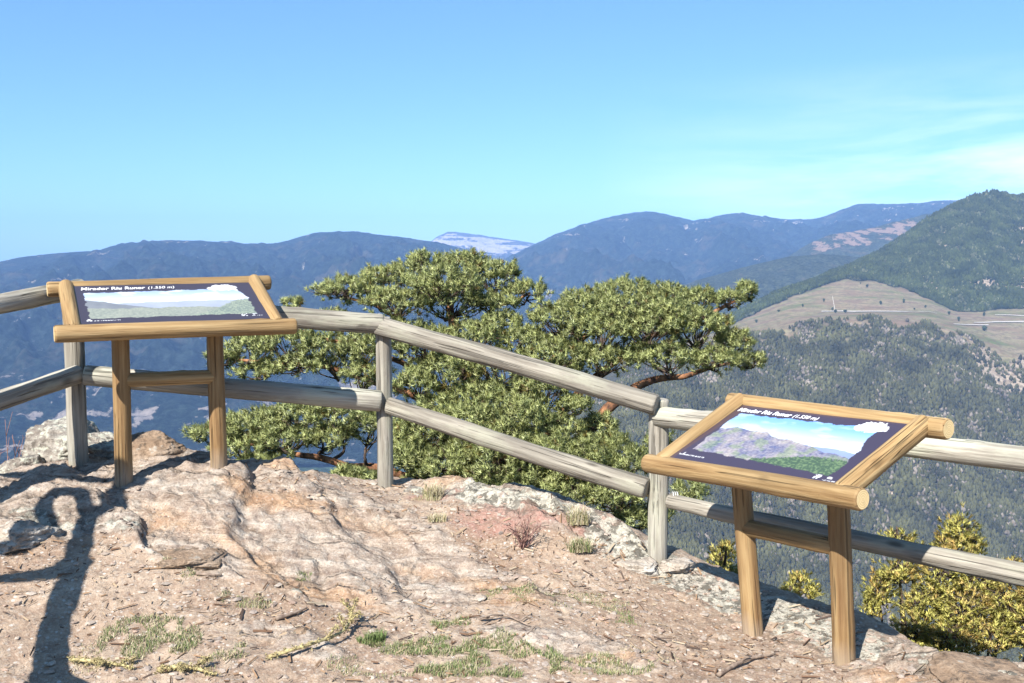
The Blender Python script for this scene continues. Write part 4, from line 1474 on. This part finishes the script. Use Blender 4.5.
def blades(cx, cy, rx, ry, n, hgt, cols, g, lean=0.6, w=0.0016, clump=0.0):
    a, r = g.uniform(0, 6.28, n), np.sqrt(g.uniform(0, 1, n))
    x, y = cx + rx * r * np.cos(a), cy + ry * r * np.sin(a)
    if clump:
        k = fbm(x * clump, y * clump, 3.0, 2) > -0.05
        x, y = x[k], y[k]
        n = len(x)
    z = ground_h(x, y) - 0.004
    h = hgt * g.uniform(0.4, 1.2, n)
    ang = g.uniform(0, 6.28, n)
    ln = lean * g.uniform(0.15, 1.0, n) * h
    d = np.stack([np.cos(ang), np.sin(ang)], -1)
    side = np.stack([-d[:, 1], d[:, 0]], -1) * w
    V = np.zeros((n, 5, 3))
    for q, (t, s, wd) in enumerate(((0, -1, 1.0), (0, 1, 1.0), (0.55, -1, 0.75), (0.55, 1, 0.75), (1.0, 0, 0))):
        V[:, q, 0] = x + d[:, 0] * ln * t * t + side[:, 0] * s * wd
        V[:, q, 1] = y + d[:, 1] * ln * t * t + side[:, 1] * s * wd
        V[:, q, 2] = z + h * (t - 0.25 * t * t)
    i = (np.arange(n) * 5)[:, None]
    Q = i + np.array([(0, 1, 3, 2)])
    T = i + np.array([(2, 3, 4)])
    c = np.array(cols)[g.integers(0, len(cols), n)] * g.uniform(0.75, 1.25, (n, 1))
    return V.reshape(-1, 3), Q, T, np.repeat(c, 5, 0)


GREEN = [(0.085, 0.13, 0.035), (0.12, 0.16, 0.055), (0.16, 0.19, 0.08), (0.28, 0.26, 0.13)]
DRY = [(0.38, 0.33, 0.21), (0.44, 0.39, 0.27), (0.38, 0.31, 0.19), (0.24, 0.24, 0.11)]
mb = MB()
gg = np.random.default_rng(5)
for (px, py, rx, ry, n, h, pal) in [(375, 641, .07, .06, 420, .035, GREEN), (475, 655, .36, .17, 4200, .036, GREEN + DRY[:1]), (455, 625, .10, .06, 400, .03, GREEN), (150, 640, .19, .13, 1700, .035, GREEN + DRY[:2]),
                                    (210, 655, .15, .10, 700, .035, GREEN + DRY), (245, 602, .11, .06, 420, .03, GREEN + DRY), (560, 600, .30, .10, 1100, .022, GREEN + DRY), (625, 618, .14, .07, 500, .022, GREEN),
                                    (185, 568, .10, .07, 350, .03, GREEN + DRY), (600, 670, .20, .09, 1300, .03, GREEN + DRY), (300, 575, .05, .05, 150, .025, GREEN), (505, 592, .20, .05, 500, .02, GREEN + DRY),
                                    (640, 655, .16, .06, 260, .02, DRY), (90, 660, .10, .1, 200, .03, DRY), (430, 500, .10, .05, 200, .04, DRY), (390, 668, .25, .08, 500, .03, GREEN + DRY)]:
    p = G(px, py)
    V, Q, T, c = blades(p.x, p.y, rx * 1.1, ry * 1.15, int(n * 2.4), h * 0.85, pal, gg, 0.8, w=0.0013, clump=7.0)
    mb.add(V, Q, T, c)
o = link('grass', mb.mesh('grass', False), M['grass'])
tag(o, 'short thin green and straw grass growing in patches on the soil', 'grass', kind='stuff')

for (px, py, rx, n, h, pal, lb, nm, ct) in [
        (580, 551, .065, 520, .085, GREEN + DRY[:3], 'green and straw grass tuft on red soil left of the right hand post', 'grass_tuft', 'grass tuft'),
        (433, 498, .06, 300, .11, DRY, 'dry straw grass tuft right of the middle post foot', 'grass_tuft', 'grass tuft'),
        (437, 521, .05, 220, .06, DRY, 'low dry grass tuft at the top of the orange rock', 'grass_tuft', 'grass tuft'),
        (578, 524, .06, 260, .13, DRY, 'tall dry grass tuft on the lichened brow behind the green tuft', 'grass_tuft', 'grass tuft'),
        (375, 641, .045, 300, .05, GREEN[:3], 'small bright green grass tuft alone on the gravelly soil', 'grass_tuft', 'grass tuft')]:
    p = G(px, py)
    V, Q, T, c = blades(0, 0, rx, rx * 0.8, n, h, pal, gg, 0.75)
    # blades() rooted at the origin's ground height: move to the tuft's own foot
    V[:, 2] -= float(ground_h(0, 0)[0])
    me = make_mesh(nm, V, [Q, T], False, c)
    tag(link(nm, me, M['grass'], None, p), lb, ct)

# ================================================================== STICKS
N = NT('dry_bark')
M['bark_dry'] = N.fin(N.ramp(N.noise(N.obj(), 45, 5), [(0.35, (0.12, 0.085, 0.065)), (0.65, (0.30, 0.23, 0.175))]), 0.9)
N = NT('yellow_lichen')
M['lichen_y'] = N.fin(N.ramp(N.noise(N.obj(), 80, 4), [(0.35, (0.16, 0.115, 0.06)), (0.62, (0.45, 0.39, 0.19))]), 0.9)


def stick(name, pix, r, label, mat, branches=(), cat='stick'):
    p0 = G(*pix[0])
    pts = []
    for q in pix:
        h = G(q[0], q[1])
        pts.append((h.x - p0.x, h.y - p0.y, h.z - p0.z + r * 1.2 + (q[2] if len(q) > 2 else 0)))
    mb = MB()
    cp = curve_pts(pts, 16)
    mb.tube(cp, np.linspace(r, r * 0.45, 16), 7, rough=0.5, seed=pix[0][0])
    for (f, dx, dy, dz) in branches:
        b = cp[int(f * 15)]
        mb.tube(curve_pts([b, b + np.array([dx, dy, dz]) * 0.55 + [0, 0, 0.006], b + np.array([dx, dy, dz])], 7), np.linspace(r * .6, r * .25, 7), 6, rough=0.4, seed=f)
    if mat is M['lichen_y']:        # crusts and tufts of lichen standing off the bark
        lg = np.random.default_rng(int(pix[0][0]))
        allp = np.concatenate(mb.v)
        pk = allp[lg.integers(0, len(allp), 260)] + lg.normal(0, 0.006, (260, 3))
        V, T, C = needle_tufts(pk, lg.normal(size=(260, 3)), 8, 0.009, 0.0022, 0.3, np.ones((260, 3)), lg)
        mb.add(V, None, T)
    return tag(link(name, mb.mesh(name), mat, None, p0), label, cat)


stick('stick', [(718, 678), (745, 666, .01), (775, 657)], .010, 'thick dry stick lying in front of the board nearest the drop', M['bark_dry'], [(0.4, .05, .03, .01), (.7, -.04, .05, .01)])
stick('stick', [(480, 622), (505, 621, .01), (530, 628)], .007, 'forked dry root lying on the grass patch near the bottom centre', M['bark_dry'], [(0.2, -.05, -.06, .01), (.5, -.08, -.07, .02), (.8, .05, .05, .01)])
stick('stick', [(276, 622), (293, 618), (307, 612)], .010, 'short dark bark stick on the soil below the orange rock', M['bark_dry'])
stick('stick', [(268, 660), (310, 651, .012), (345, 640, .03), (352, 622, .05)], .009, 'twig crusted with yellow lichen rising at its right end', M['lichen_y'],
      [(0.5, .04, .05, .03), (0.7, -.03, .03, .05), (0.85, .05, -.02, .04), (0.9, .02, .05, .06), (.95, -.04, 0, .05)], 'twig')
stick('stick', [(70, 662), (100, 668, .008), (132, 670)], .009, 'yellow lichen crusted stick across the trunk shadow', M['lichen_y'], [(0.5, .03, -.05, .01), (0.8, .05, .03, .01)], 'twig')
stick('stick', [(158, 674), (185, 672, .006), (215, 678)], .010, 'short yellow lichen stick at the bottom edge below the grass', M['lichen_y'], [(0.4, .03, -.04, .01), (0.7, .04, .05, .02)], 'twig')
stick('stick', [(165, 612), (200, 614), (232, 618)], .005, 'thin pale twig lying on brown soil beside the trunk shadow', M['bark_dry'])
stick('stick', [(196, 577), (212, 577), (222, 578)], .008, 'short black bark strip on the soil under the grey rock', M['bark_dry'])
# ================================================================== PINE
N = NT('pine_needles')
tn = N.attr('tone', 'Color')
N.b.inputs['Subsurface Weight'].default_value = 0.0
trn = N.n('ShaderNodeBsdfTranslucent')
N.l(tn, trn.inputs['Color'])
ms = N.n('ShaderNodeMixShader')
ms.inputs[0].default_value = 0.30
N.fin(tn, 0.45, None, 0.5)
N.l(N.b.outputs[0], ms.inputs[1])
N.l(trn.outputs[0], ms.inputs[2])
N.l(ms.outputs[0], N.out.inputs['Surface'])
M['needles'] = N.m
N = NT('pine_bark')
v = N.obj()
nb = N.noise(N.mapping(v, (1, 1, 0.4)), 12, 6, 0.65)
bc = N.ramp(nb, [(0.36, (0.055, 0.035, 0.028)), (0.5, (0.22, 0.105, 0.055)), (0.66, (0.38, 0.20, 0.11))])
M['bark'] = N.fin(bc, 0.9, N.bump(nb, 0.02, 0.9), 0.1)
N = NT('twig_bark')
M['twig'] = N.fin(N.ramp(N.noise(N.obj(), 30, 4), [(0.35, (0.035, 0.026, 0.022)), (0.65, (0.11, 0.075, 0.055))]), 0.9)


g = np.random.default_rng(77)
# foliage pads: px, py, half width, half height (pixels), distance
PADS = [
    # upper centre
    (345, 291, 34, 13, 9.6), (385, 283, 34, 16, 9.9), (425, 270, 36, 17, 10.1), (463, 265, 30, 14, 10.2), (492, 277, 34, 17, 10.0), (524, 293, 26, 12, 9.8),
    (400, 303, 46, 14, 9.5), (455, 300, 46, 17, 9.7), (500, 305, 30, 9, 9.6), (445, 285, 46, 17, 9.4),
    # right
    (525, 341, 28, 14, 9.2), (560, 322, 36, 20, 9.3), (592, 306, 34, 18, 9.5), (628, 295, 34, 16, 9.6), (664, 298, 32, 15, 9.7), (698, 302, 28, 14, 9.7),
    (730, 300, 20, 10, 9.6), (747, 291, 11, 9, 9.6), (600, 333, 46, 20, 9.1), (648, 328, 46, 20, 9.1), (695, 328, 42, 18, 9.2), (735, 343, 24, 13, 9.2),
    (715, 360, 34, 12, 9.0), (752, 361, 14, 8, 9.1), (668, 357, 36, 13, 8.9), (610, 360, 42, 12, 8.9), (555, 356, 40, 17, 9.0), (640, 312, 60, 18, 9.3),
    # centre under the top rail
    (470, 338, 44, 16, 9.2), (425, 347, 40, 18, 9.1), (450, 372, 44, 20, 9.0), (500, 366, 42, 18, 9.0), (540, 388, 34, 14, 8.8), (415, 385, 26, 16, 8.8),
    # lower centre
    (425, 432, 38, 22, 8.5), (470, 425, 40, 22, 8.4), (520, 422, 36, 22, 8.4), (500, 462, 50, 22, 8.1), (445, 468, 44, 20, 8.2), (545, 455, 38, 24, 8.2),
    (585, 470, 42, 24, 8.1), (625, 462, 26, 16, 8.2), (615, 496, 36, 20, 7.9), (560, 492, 40, 18, 8.0), (410, 462, 26, 22, 8.2), (600, 425, 22, 10, 8.8),
    (660, 452, 16, 22, 8.6), (690, 492, 18, 9, 8.2), (660, 512, 14, 12, 8.0), (575, 405, 22, 9, 8.7), (635, 520, 20, 14, 7.9), (480, 395, 34, 14, 8.8), (440, 408, 30, 14, 8.7), (500, 438, 40, 18, 8.3), (470, 450, 40, 18, 8.3), (530, 480, 40, 18, 8.1), (400, 440, 22, 20, 8.5), (590, 450, 26, 16, 8.5), (480, 485, 40, 16, 8.0),
    (560, 372, 30, 12, 9.0), (400, 330, 40, 10, 9.3), (350, 325, 24, 8, 9.3), (500, 322, 24, 9, 9.4), (520, 400, 30, 12, 8.7), (560, 430, 26, 14, 8.6), (610, 445, 20, 14, 8.5),
    # left, middle tier
    (250, 350, 30, 14, 8.9), (288, 342, 34, 13, 9.0), (225, 357, 20, 9, 8.9), (330, 350, 36, 15, 9.0), (362, 352, 28, 18, 9.0), (300, 364, 40, 9, 8.9), (365, 374, 28, 12, 8.8),
    (292, 304, 10, 5, 9.3), (330, 318, 20, 7, 9.3), (258, 372, 28, 6, 8.8),
    # left, lower tier
    (215, 431, 30, 8, 8.5), (252, 424, 36, 13, 8.5), (295, 418, 36, 14, 8.5), (338, 416, 36, 13, 8.5), (368, 424, 24, 14, 8.5), (240, 447, 38, 11, 8.3), (285, 440, 38, 13, 8.3),
    (330, 438, 30, 10, 8.4), (262, 462, 28, 8, 8.2), (365, 482, 20, 12, 8.0), (345, 478, 16, 9, 8.0),
]
TR = [P(512, 690, 9.4), P(505, 600, 9.3), P(520, 520, 9.2), P(500, 455, 9.3), P(478, 395, 9.4), P(455, 335, 9.6), P(448, 290, 9.7)]
pine = empty('pine_tree', TR[0] + Vector((0, 0, -2.2)), 'broad bushy green pine with layered crown growing below the brow behind the fence', 'pine tree')
PO = np.array(pine.location)
mb = MB()
tp = curve_pts([TR[0] + Vector((0.1, 0, -2.2))] + TR, 60)
mb.tube(tp - PO, np.interp(np.linspace(0, 1, 60), [0, 0.4, 1], [0.16, 0.12, 0.025]), 14, rough=0.22, seed=3)
link('trunk', mb.mesh('trunk'), M['bark'], pine)

# main limbs: trunk fraction, control points in the picture, radius
LIMBS = [(0.42, [(560, 470, 9.0), (610, 405, 9.0), (650, 382, 9.0), (690, 374, 9.0), (735, 362, 9.1)], .070),
         (0.50, [(540, 440, 9.0), (585, 390, 9.1), (640, 345, 9.2), (700, 318, 9.5), (745, 296, 9.6)], .055),
         (0.62, [(520, 392, 9.2), (560, 350, 9.3), (610, 322, 9.5), (660, 306, 9.6)], .045),
         (0.56, [(450, 420, 9.1), (410, 395, 9.0), (350, 372, 9.0), (290, 362, 8.9), (230, 360, 8.9)], .050),
         (0.33, [(450, 492, 8.9), (400, 474, 8.6), (340, 462, 8.4), (290, 452, 8.35), (225, 440, 8.4)], .060),
         (0.72, [(430, 340, 9.6), (390, 312, 9.7), (345, 297, 9.6)], .035),
         (0.76, [(480, 325, 9.7), (505, 305, 9.8), (525, 295, 9.8)], .030),
         (0.38, [(520, 498, 8.8), (560, 488, 8.4), (610, 485, 8.2), (665, 500, 8.1)], .045),
         (0.45, [(470, 462, 8.7), (440, 450, 8.5), (420, 440, 8.5)], .035),
         (0.66, [(400, 365, 9.3), (345, 345, 9.1), (300, 330, 9.2)], .030)]
limb_pts, limb_rad = [tp[20:]], [np.interp(np.linspace(0.34, 1, 40), [0, 0.4, 1], [0.16, 0.12, 0.025])]
for (f, pix, r) in LIMBS:
    st = tp[int(f * 59)]
    pts = [st] + [np.array(P(*q)) for q in pix]
    cp = curve_pts(pts, 46)
    t = np.linspace(0, 1, 46)
    wob = np.stack([pn(t * 5 + r * 90, f * 9), pn(t * 5 + 3, f * 17), pn(t * 6, f * 31)], -1) * 0.10 * np.sin(np.pi * t)[:, None]
    cp = cp + wob
    rd = np.interp(t, [0, 1], [r, 0.012])
    mb = MB()
    mb.tube(cp - PO, rd, 10, rough=0.25, seed=f * 9)
    link('limb', mb.mesh('limb'), M['bark'], pine)
    limb_pts.append(cp)
    limb_rad.append(rd)
LP = np.vstack(limb_pts)

twig = MB()
fol_p, fol_a, fol_c, fol_L = [], [], [], []
for (px, py, rx, ry, Yd) in PADS:
    c = np.array(P(px, py, Yd))
    sx, sz = rx / F * Yd, 1.28 * ry / F * Yd
    sy = 0.75 * sx + 0.12
    # spine from the nearest limb
    k = np.argmin(np.linalg.norm(LP - (c - [0, 0, sz * 0.8]), axis=1))
    a = LP[k]
    mid = (a + c) / 2 + g.normal(0, 0.05, 3) + [0, 0, -0.04]
    base = c - [0, 0, sz * 0.75]
    cp = curve_pts([a, mid - [0, 0, .03], base], 14)
    twig.tube(cp - PO, np.linspace(0.017, 0.009, 14), 6, rough=0.3, seed=px)
    nb_ = max(5, int(rx * ry / 32))
    ends = []
    for q in range(nb_):
        u = g.normal(size=3)
        u /= np.linalg.norm(u)
        u[2] = abs(u[2]) * 0.9 - 0.25
        e = c + u * np.array([sx, sy, sz]) * g.uniform(0.55, 0.85)
        s0 = cp[g.integers(7, 14)]
        m_ = s0 * 0.45 + e * 0.55 + g.normal(0, 0.025, 3) + [0, 0, -0.03]
        bp = curve_pts([s0, m_, e], 8)
        twig.tube(bp - PO, np.linspace(0.008, 0.003, 8), 5)
        ends.append(bp)
    EB = np.vstack(ends)
    n = int(rx * ry * 0.44) + 18
    u = g.normal(size=(n, 3))
    u /= np.linalg.norm(u, axis=1)[:, None]
    flip = g.uniform(0, 1, n) < 0.72
    u[:, 2] = np.where(flip, np.abs(u[:, 2]), u[:, 2])
    rr = g.uniform(0.45, 1.04, n) ** 0.6
    lump = 1 + 0.55 * fbm(u[:, 0] * 2.4 + px, u[:, 1] * 2.4, u[:, 2] * 2.4 + py, 3)
    p = c + u * (rr * lump)[:, None] * np.array([sx, sy, sz])
    # pull shoots into small bunches around the branch ends
    di = np.linalg.norm(p[:, None] - EB[None], axis=2)
    near = EB[np.argmin(di, 1)]
    pull = g.uniform(0.15, 0.62, n)[:, None]
    p = p * (1 - pull) + (near + g.normal(0, 0.03, (n, 3))) * pull
    ax = u * np.array([0.8, 0.8, 0.5]) + np.array([0, 0, 0.75]) + g.normal(0, 0.3, (n, 3))
    for q in range(0, n, 2):
        twig.tube(np.array([near[q], p[q] * 0.5 + near[q] * 0.5 - [0, 0, 0.01], p[q]]) - PO, [0.0035, 0.003, 0.002], 3)
    col = np.array([0.320, 0.365, 0.150]) * g.uniform(0.75, 1.3, (n, 1)) + np.array([0.050, 0.036, 0.004]) * g.uniform(0, 1.5, (n, 1))
    yel = g.uniform(0, 1, n) < 0.025
    col[yel] = np.array([0.20, 0.155, 0.04])
    fol_p.append(p); fol_a.append(ax); fol_c.append(col)
link('twigs', twig.mesh('twigs'), M['twig'], pine)
p, ax, col = np.vstack(fol_p), np.vstack(fol_a), np.vstack(fol_c)
L = 0.050 * g.uniform(0.75, 1.2, (len(p), 1))
V, T, C = needle_tufts(p - PO, ax, 36, L, 0.0030, 0.8, col, g)
cme = make_mesh('crown', V, T, True, C)
cme.normals_split_custom_set_from_vertices(needle_tufts.normals)
cr_ = link('crown', cme, M['needles'], pine)
print('pine shoots', len(p), 'triangles', len(T))

# ================================================================== JUNIPERS
N = NT('juniper_foliage')
tn = N.attr('tone', 'Color')
trn = N.n('ShaderNodeBsdfTranslucent')
N.l(tn, trn.inputs['Color'])
ms = N.n('ShaderNodeMixShader')
ms.inputs[0].default_value = 0.25
N.fin(tn, 0.6, None, 0.25)
N.l(N.b.outputs[0], ms.inputs[1])
N.l(trn.outputs[0], ms.inputs[2])
N.l(ms.outputs[0], N.out.inputs['Surface'])
M['juniper'] = N.m


def juniper(foot, plumes, label, seed, dens=1.0, group='juniper bushes at the brow'):
    """plumes: (px, py, rx, ry, Y) in the picture"""
    g = np.random.default_rng(seed)
    foot = Vector(foot)
    root = empty('juniper_bush', foot, label, 'bush', group)
    O = np.array(foot)
    mb = MB()
    ps, axs, cs = [], [], []
    for (px, py, rx, ry, Yd) in plumes:
        c = np.array(P(px, py, Yd))
        sx, sz = rx / F * Yd, ry / F * Yd
        sy = max(0.8 * sx, 0.05)
        a = O + g.normal(0, 0.03, 3) * [1, 1, 0]
        b = c - [0, 0, sz * 0.6]
        cp = curve_pts([a, (a + b) / 2 + g.normal(0, .03, 3), b, c + [0, 0, sz * .6]], 16)
        mb.tube(cp - O, np.linspace(0.014, 0.003, 16), 6, rough=0.3, seed=px)
        n = int(rx * ry * 0.62 * dens) + 14
        u = g.normal(size=(n, 3))
        u /= np.linalg.norm(u, axis=1)[:, None]
        r = g.uniform(0.25, 1.05, n) ** 0.6
        lump = 1 + 0.85 * fbm(u[:, 0] * 2.4 + px, u[:, 1] * 2, u[:, 2] * 2 + py, 2)
        p = c + u * (r * lump)[:, None] * np.array([sx, sy, sz])
        near = cp[np.argmin(np.linalg.norm(p[:, None] - cp[None], axis=2), 1)]
        for q in range(0, n, 3):
            mb.tube(np.array([near[q], (near[q] + p[q]) / 2 - [0, 0, .008], p[q]]) - O, [0.003, 0.0024, 0.0012], 3)
        ax = (p - near) * 2.5 + np.array([0, 0, 0.22]) + g.normal(0, 0.10, (n, 3))
        yl = g.uniform(0, 1, (n, 1))
        och = sstep(-0.1, 0.5, fbm(p[:, 0] * 9, p[:, 1] * 9, p[:, 2] * 9, 3) + g.normal(0, 0.16, len(p)))[:, None]
        col = np.array([0.50, 0.47, 0.14]) * (1 - och) + np.array([0.60, 0.44, 0.16]) * och
        col = col * (0.6 + 0.8 * yl)
        ps.append(p); axs.append(ax); cs.append(col)
    link('stems', mb.mesh('stems'), M['twig'], root)
    p, ax, col = np.vstack(ps), np.vstack(axs), np.vstack(cs)
    L = 0.030 * g.uniform(0.6, 1.3, (len(p), 1))
    V, T, C = needle_tufts(p - O, ax, 22, L, 0.0021, 1.7, col, g)
    fme = make_mesh('foliage', V, T, True, C)
    fme.normals_split_custom_set_from_vertices(needle_tufts.normals)
    link('foliage', fme, M['juniper'], root)
    return root


juniper((2.75, 5.9, float(ground_h(2.75, 5.9)[0])), [(958, 532, 18, 20, 6.15), (945, 545, 12, 12, 6.15), (975, 545, 12, 12, 6.15), (962, 560, 20, 14, 6.10), (898, 540, 18, 10, 6.25), (912, 550, 14, 9, 6.25), (880, 590, 16, 20, 6.05), (872, 606, 12, 14, 6.05),
                           (900, 572, 24, 14, 6.05), (940, 580, 30, 18, 6.00), (985, 580, 30, 18, 5.95), (925, 605, 26, 20, 5.95), (965, 610, 32, 22, 5.85), (1005, 605, 26, 22, 5.85), (1040, 590, 26, 30, 5.85), (915, 635, 26, 20, 5.85),
                           (950, 640, 28, 20, 5.75), (990, 635, 28, 20, 5.75), (1030, 630, 28, 26, 5.75), (1060, 640, 26, 34, 5.75), (925, 655, 18, 12, 5.75), (1012, 570, 20, 12, 6.05)],
        'large orange green juniper bush under the rail at the right end of the brow', 5)
juniper(P(724, 625, 5.75), [(722, 556, 13, 12, 5.7), (716, 572, 12, 10, 5.3), (730, 575, 12, 10, 5.3), (726, 548, 6, 6, 5.3)],
        'small yellow green juniper sprig left of the near board leg', 6)
juniper(P(800, 645, 6.3), [(800, 578, 12, 9, 6.25), (812, 592, 9, 9, 6.2), (790, 592, 12, 9, 6.2)],
        'small juniper sprig seen between the legs of the near board', 7)

# withered shrub on the red soil, and a dry one at the left edge
def bare_shrub(foot, n, h, label, seed, col):
    g = np.random.default_rng(seed)
    mb = MB()
    for q in range(n):
        a = g.uniform(0, 6.28)
        d = np.array([math.cos(a), math.sin(a), 0]) * g.uniform(0.1, 0.75) * h
        e = d + [0, 0, h * g.uniform(0.5, 1.0)]
        m_ = e * 0.5 + g.normal(0, 0.015, 3)
        cp = curve_pts([g.normal(0, .01, 3) * [1, 1, 0], m_, e], 9)
        mb.tube(cp, np.linspace(0.003, 0.0012, 9), 4)
        for k in range(3):
            b = cp[g.integers(3, 9)]
            mb.tube(np.array([b, b + g.normal(0, .2, 3) * h * .5 + [0, 0, h * .14]]), [0.0018, 0.001], 3)
    m = NT('withered_stems')
    mt = m.fin(m.ramp(m.noise(m.obj(), 40, 3), [(0.35, tuple(c * .6 for c in col)), (0.65, col)]), 0.9)
    return tag(link('withered_shrub', mb.mesh('withered_shrub'), mt, None, foot), label, 'shrub')


bare_shrub(G(523, 548), 26, 0.16, 'small withered reddish shrub on the red soil patch', 3, (0.30, 0.17, 0.14))
bare_shrub(P(2, 500, 5.55), 16, 0.36, 'dry reddish stems at the left edge beside the lichened boulders', 4, (0.35, 0.18, 0.12))

# ================================================================== UNSEEN TREE, SHAPED TO THROW THE SHADOW (added left of the frame)
TOSUN = -LDIR


def cast(px, py, h):
    q = G(px, py, 2.2, 7.0)
    return np.array(q + TOSUN * (h / TOSUN.z))


tree = None
mb = MB()
foot = np.array([-2.35, 2.35, float(ground_h(-2.35, 2.35)[0]) - 0.1])
trunk = [foot, cast(46, 720, 0.55)] + [np.array(cast(x_, y_, h)) for x_, y_, h in
         ((50, 675, 0.72), (56, 622, 0.98), (76, 568, 1.25), (86, 522, 1.5), (108, 506, 1.62), (117, 492, 1.75), (116, 478, 1.86), (100, 455, 2.05), (97, 433, 2.25))]
cp = curve_pts(trunk, 70)
t = np.linspace(0, 1, 70)
tree = empty('shadow_tree', foot, 'unseen gnarled bare tree shaped to throw the shadow across the rock at the lower left', 'tree')
mb.tube(cp - foot, np.interp(t, [0, .2, .45, .6, .72, .8, .9, 1], [.10, .052, .048, .044, .034, .036, .045, .05]), 12, rough=0.3, seed=8)
link('trunk', mb.mesh('trunk'), M['bark_dry'], tree)
for k, (br, r0, r1) in enumerate([
        ([(88, 515, 1.5), (80, 494, 1.62), (60, 492, 1.7), (44, 505, 1.7), (38, 528, 1.62), (33, 540, 1.6), (22, 551, 1.58), (-8, 550, 1.7)], .038, .036),
        ([(78, 562, 1.25), (58, 572, 1.3), (30, 577, 1.4), (-12, 580, 1.55)], .06, .03),
        ([(116, 492, 1.75), (122, 480, 1.9), (120, 470, 2.0)], .05, .03)]):
    mb = MB()
    cpb = curve_pts([cast(*q) for q in br], 30)
    mb.tube(cpb - foot, np.linspace(r0, r1, 30), 10, rough=0.35, seed=k)
    link('branch', mb.mesh('branch'), M['bark_dry'], tree)
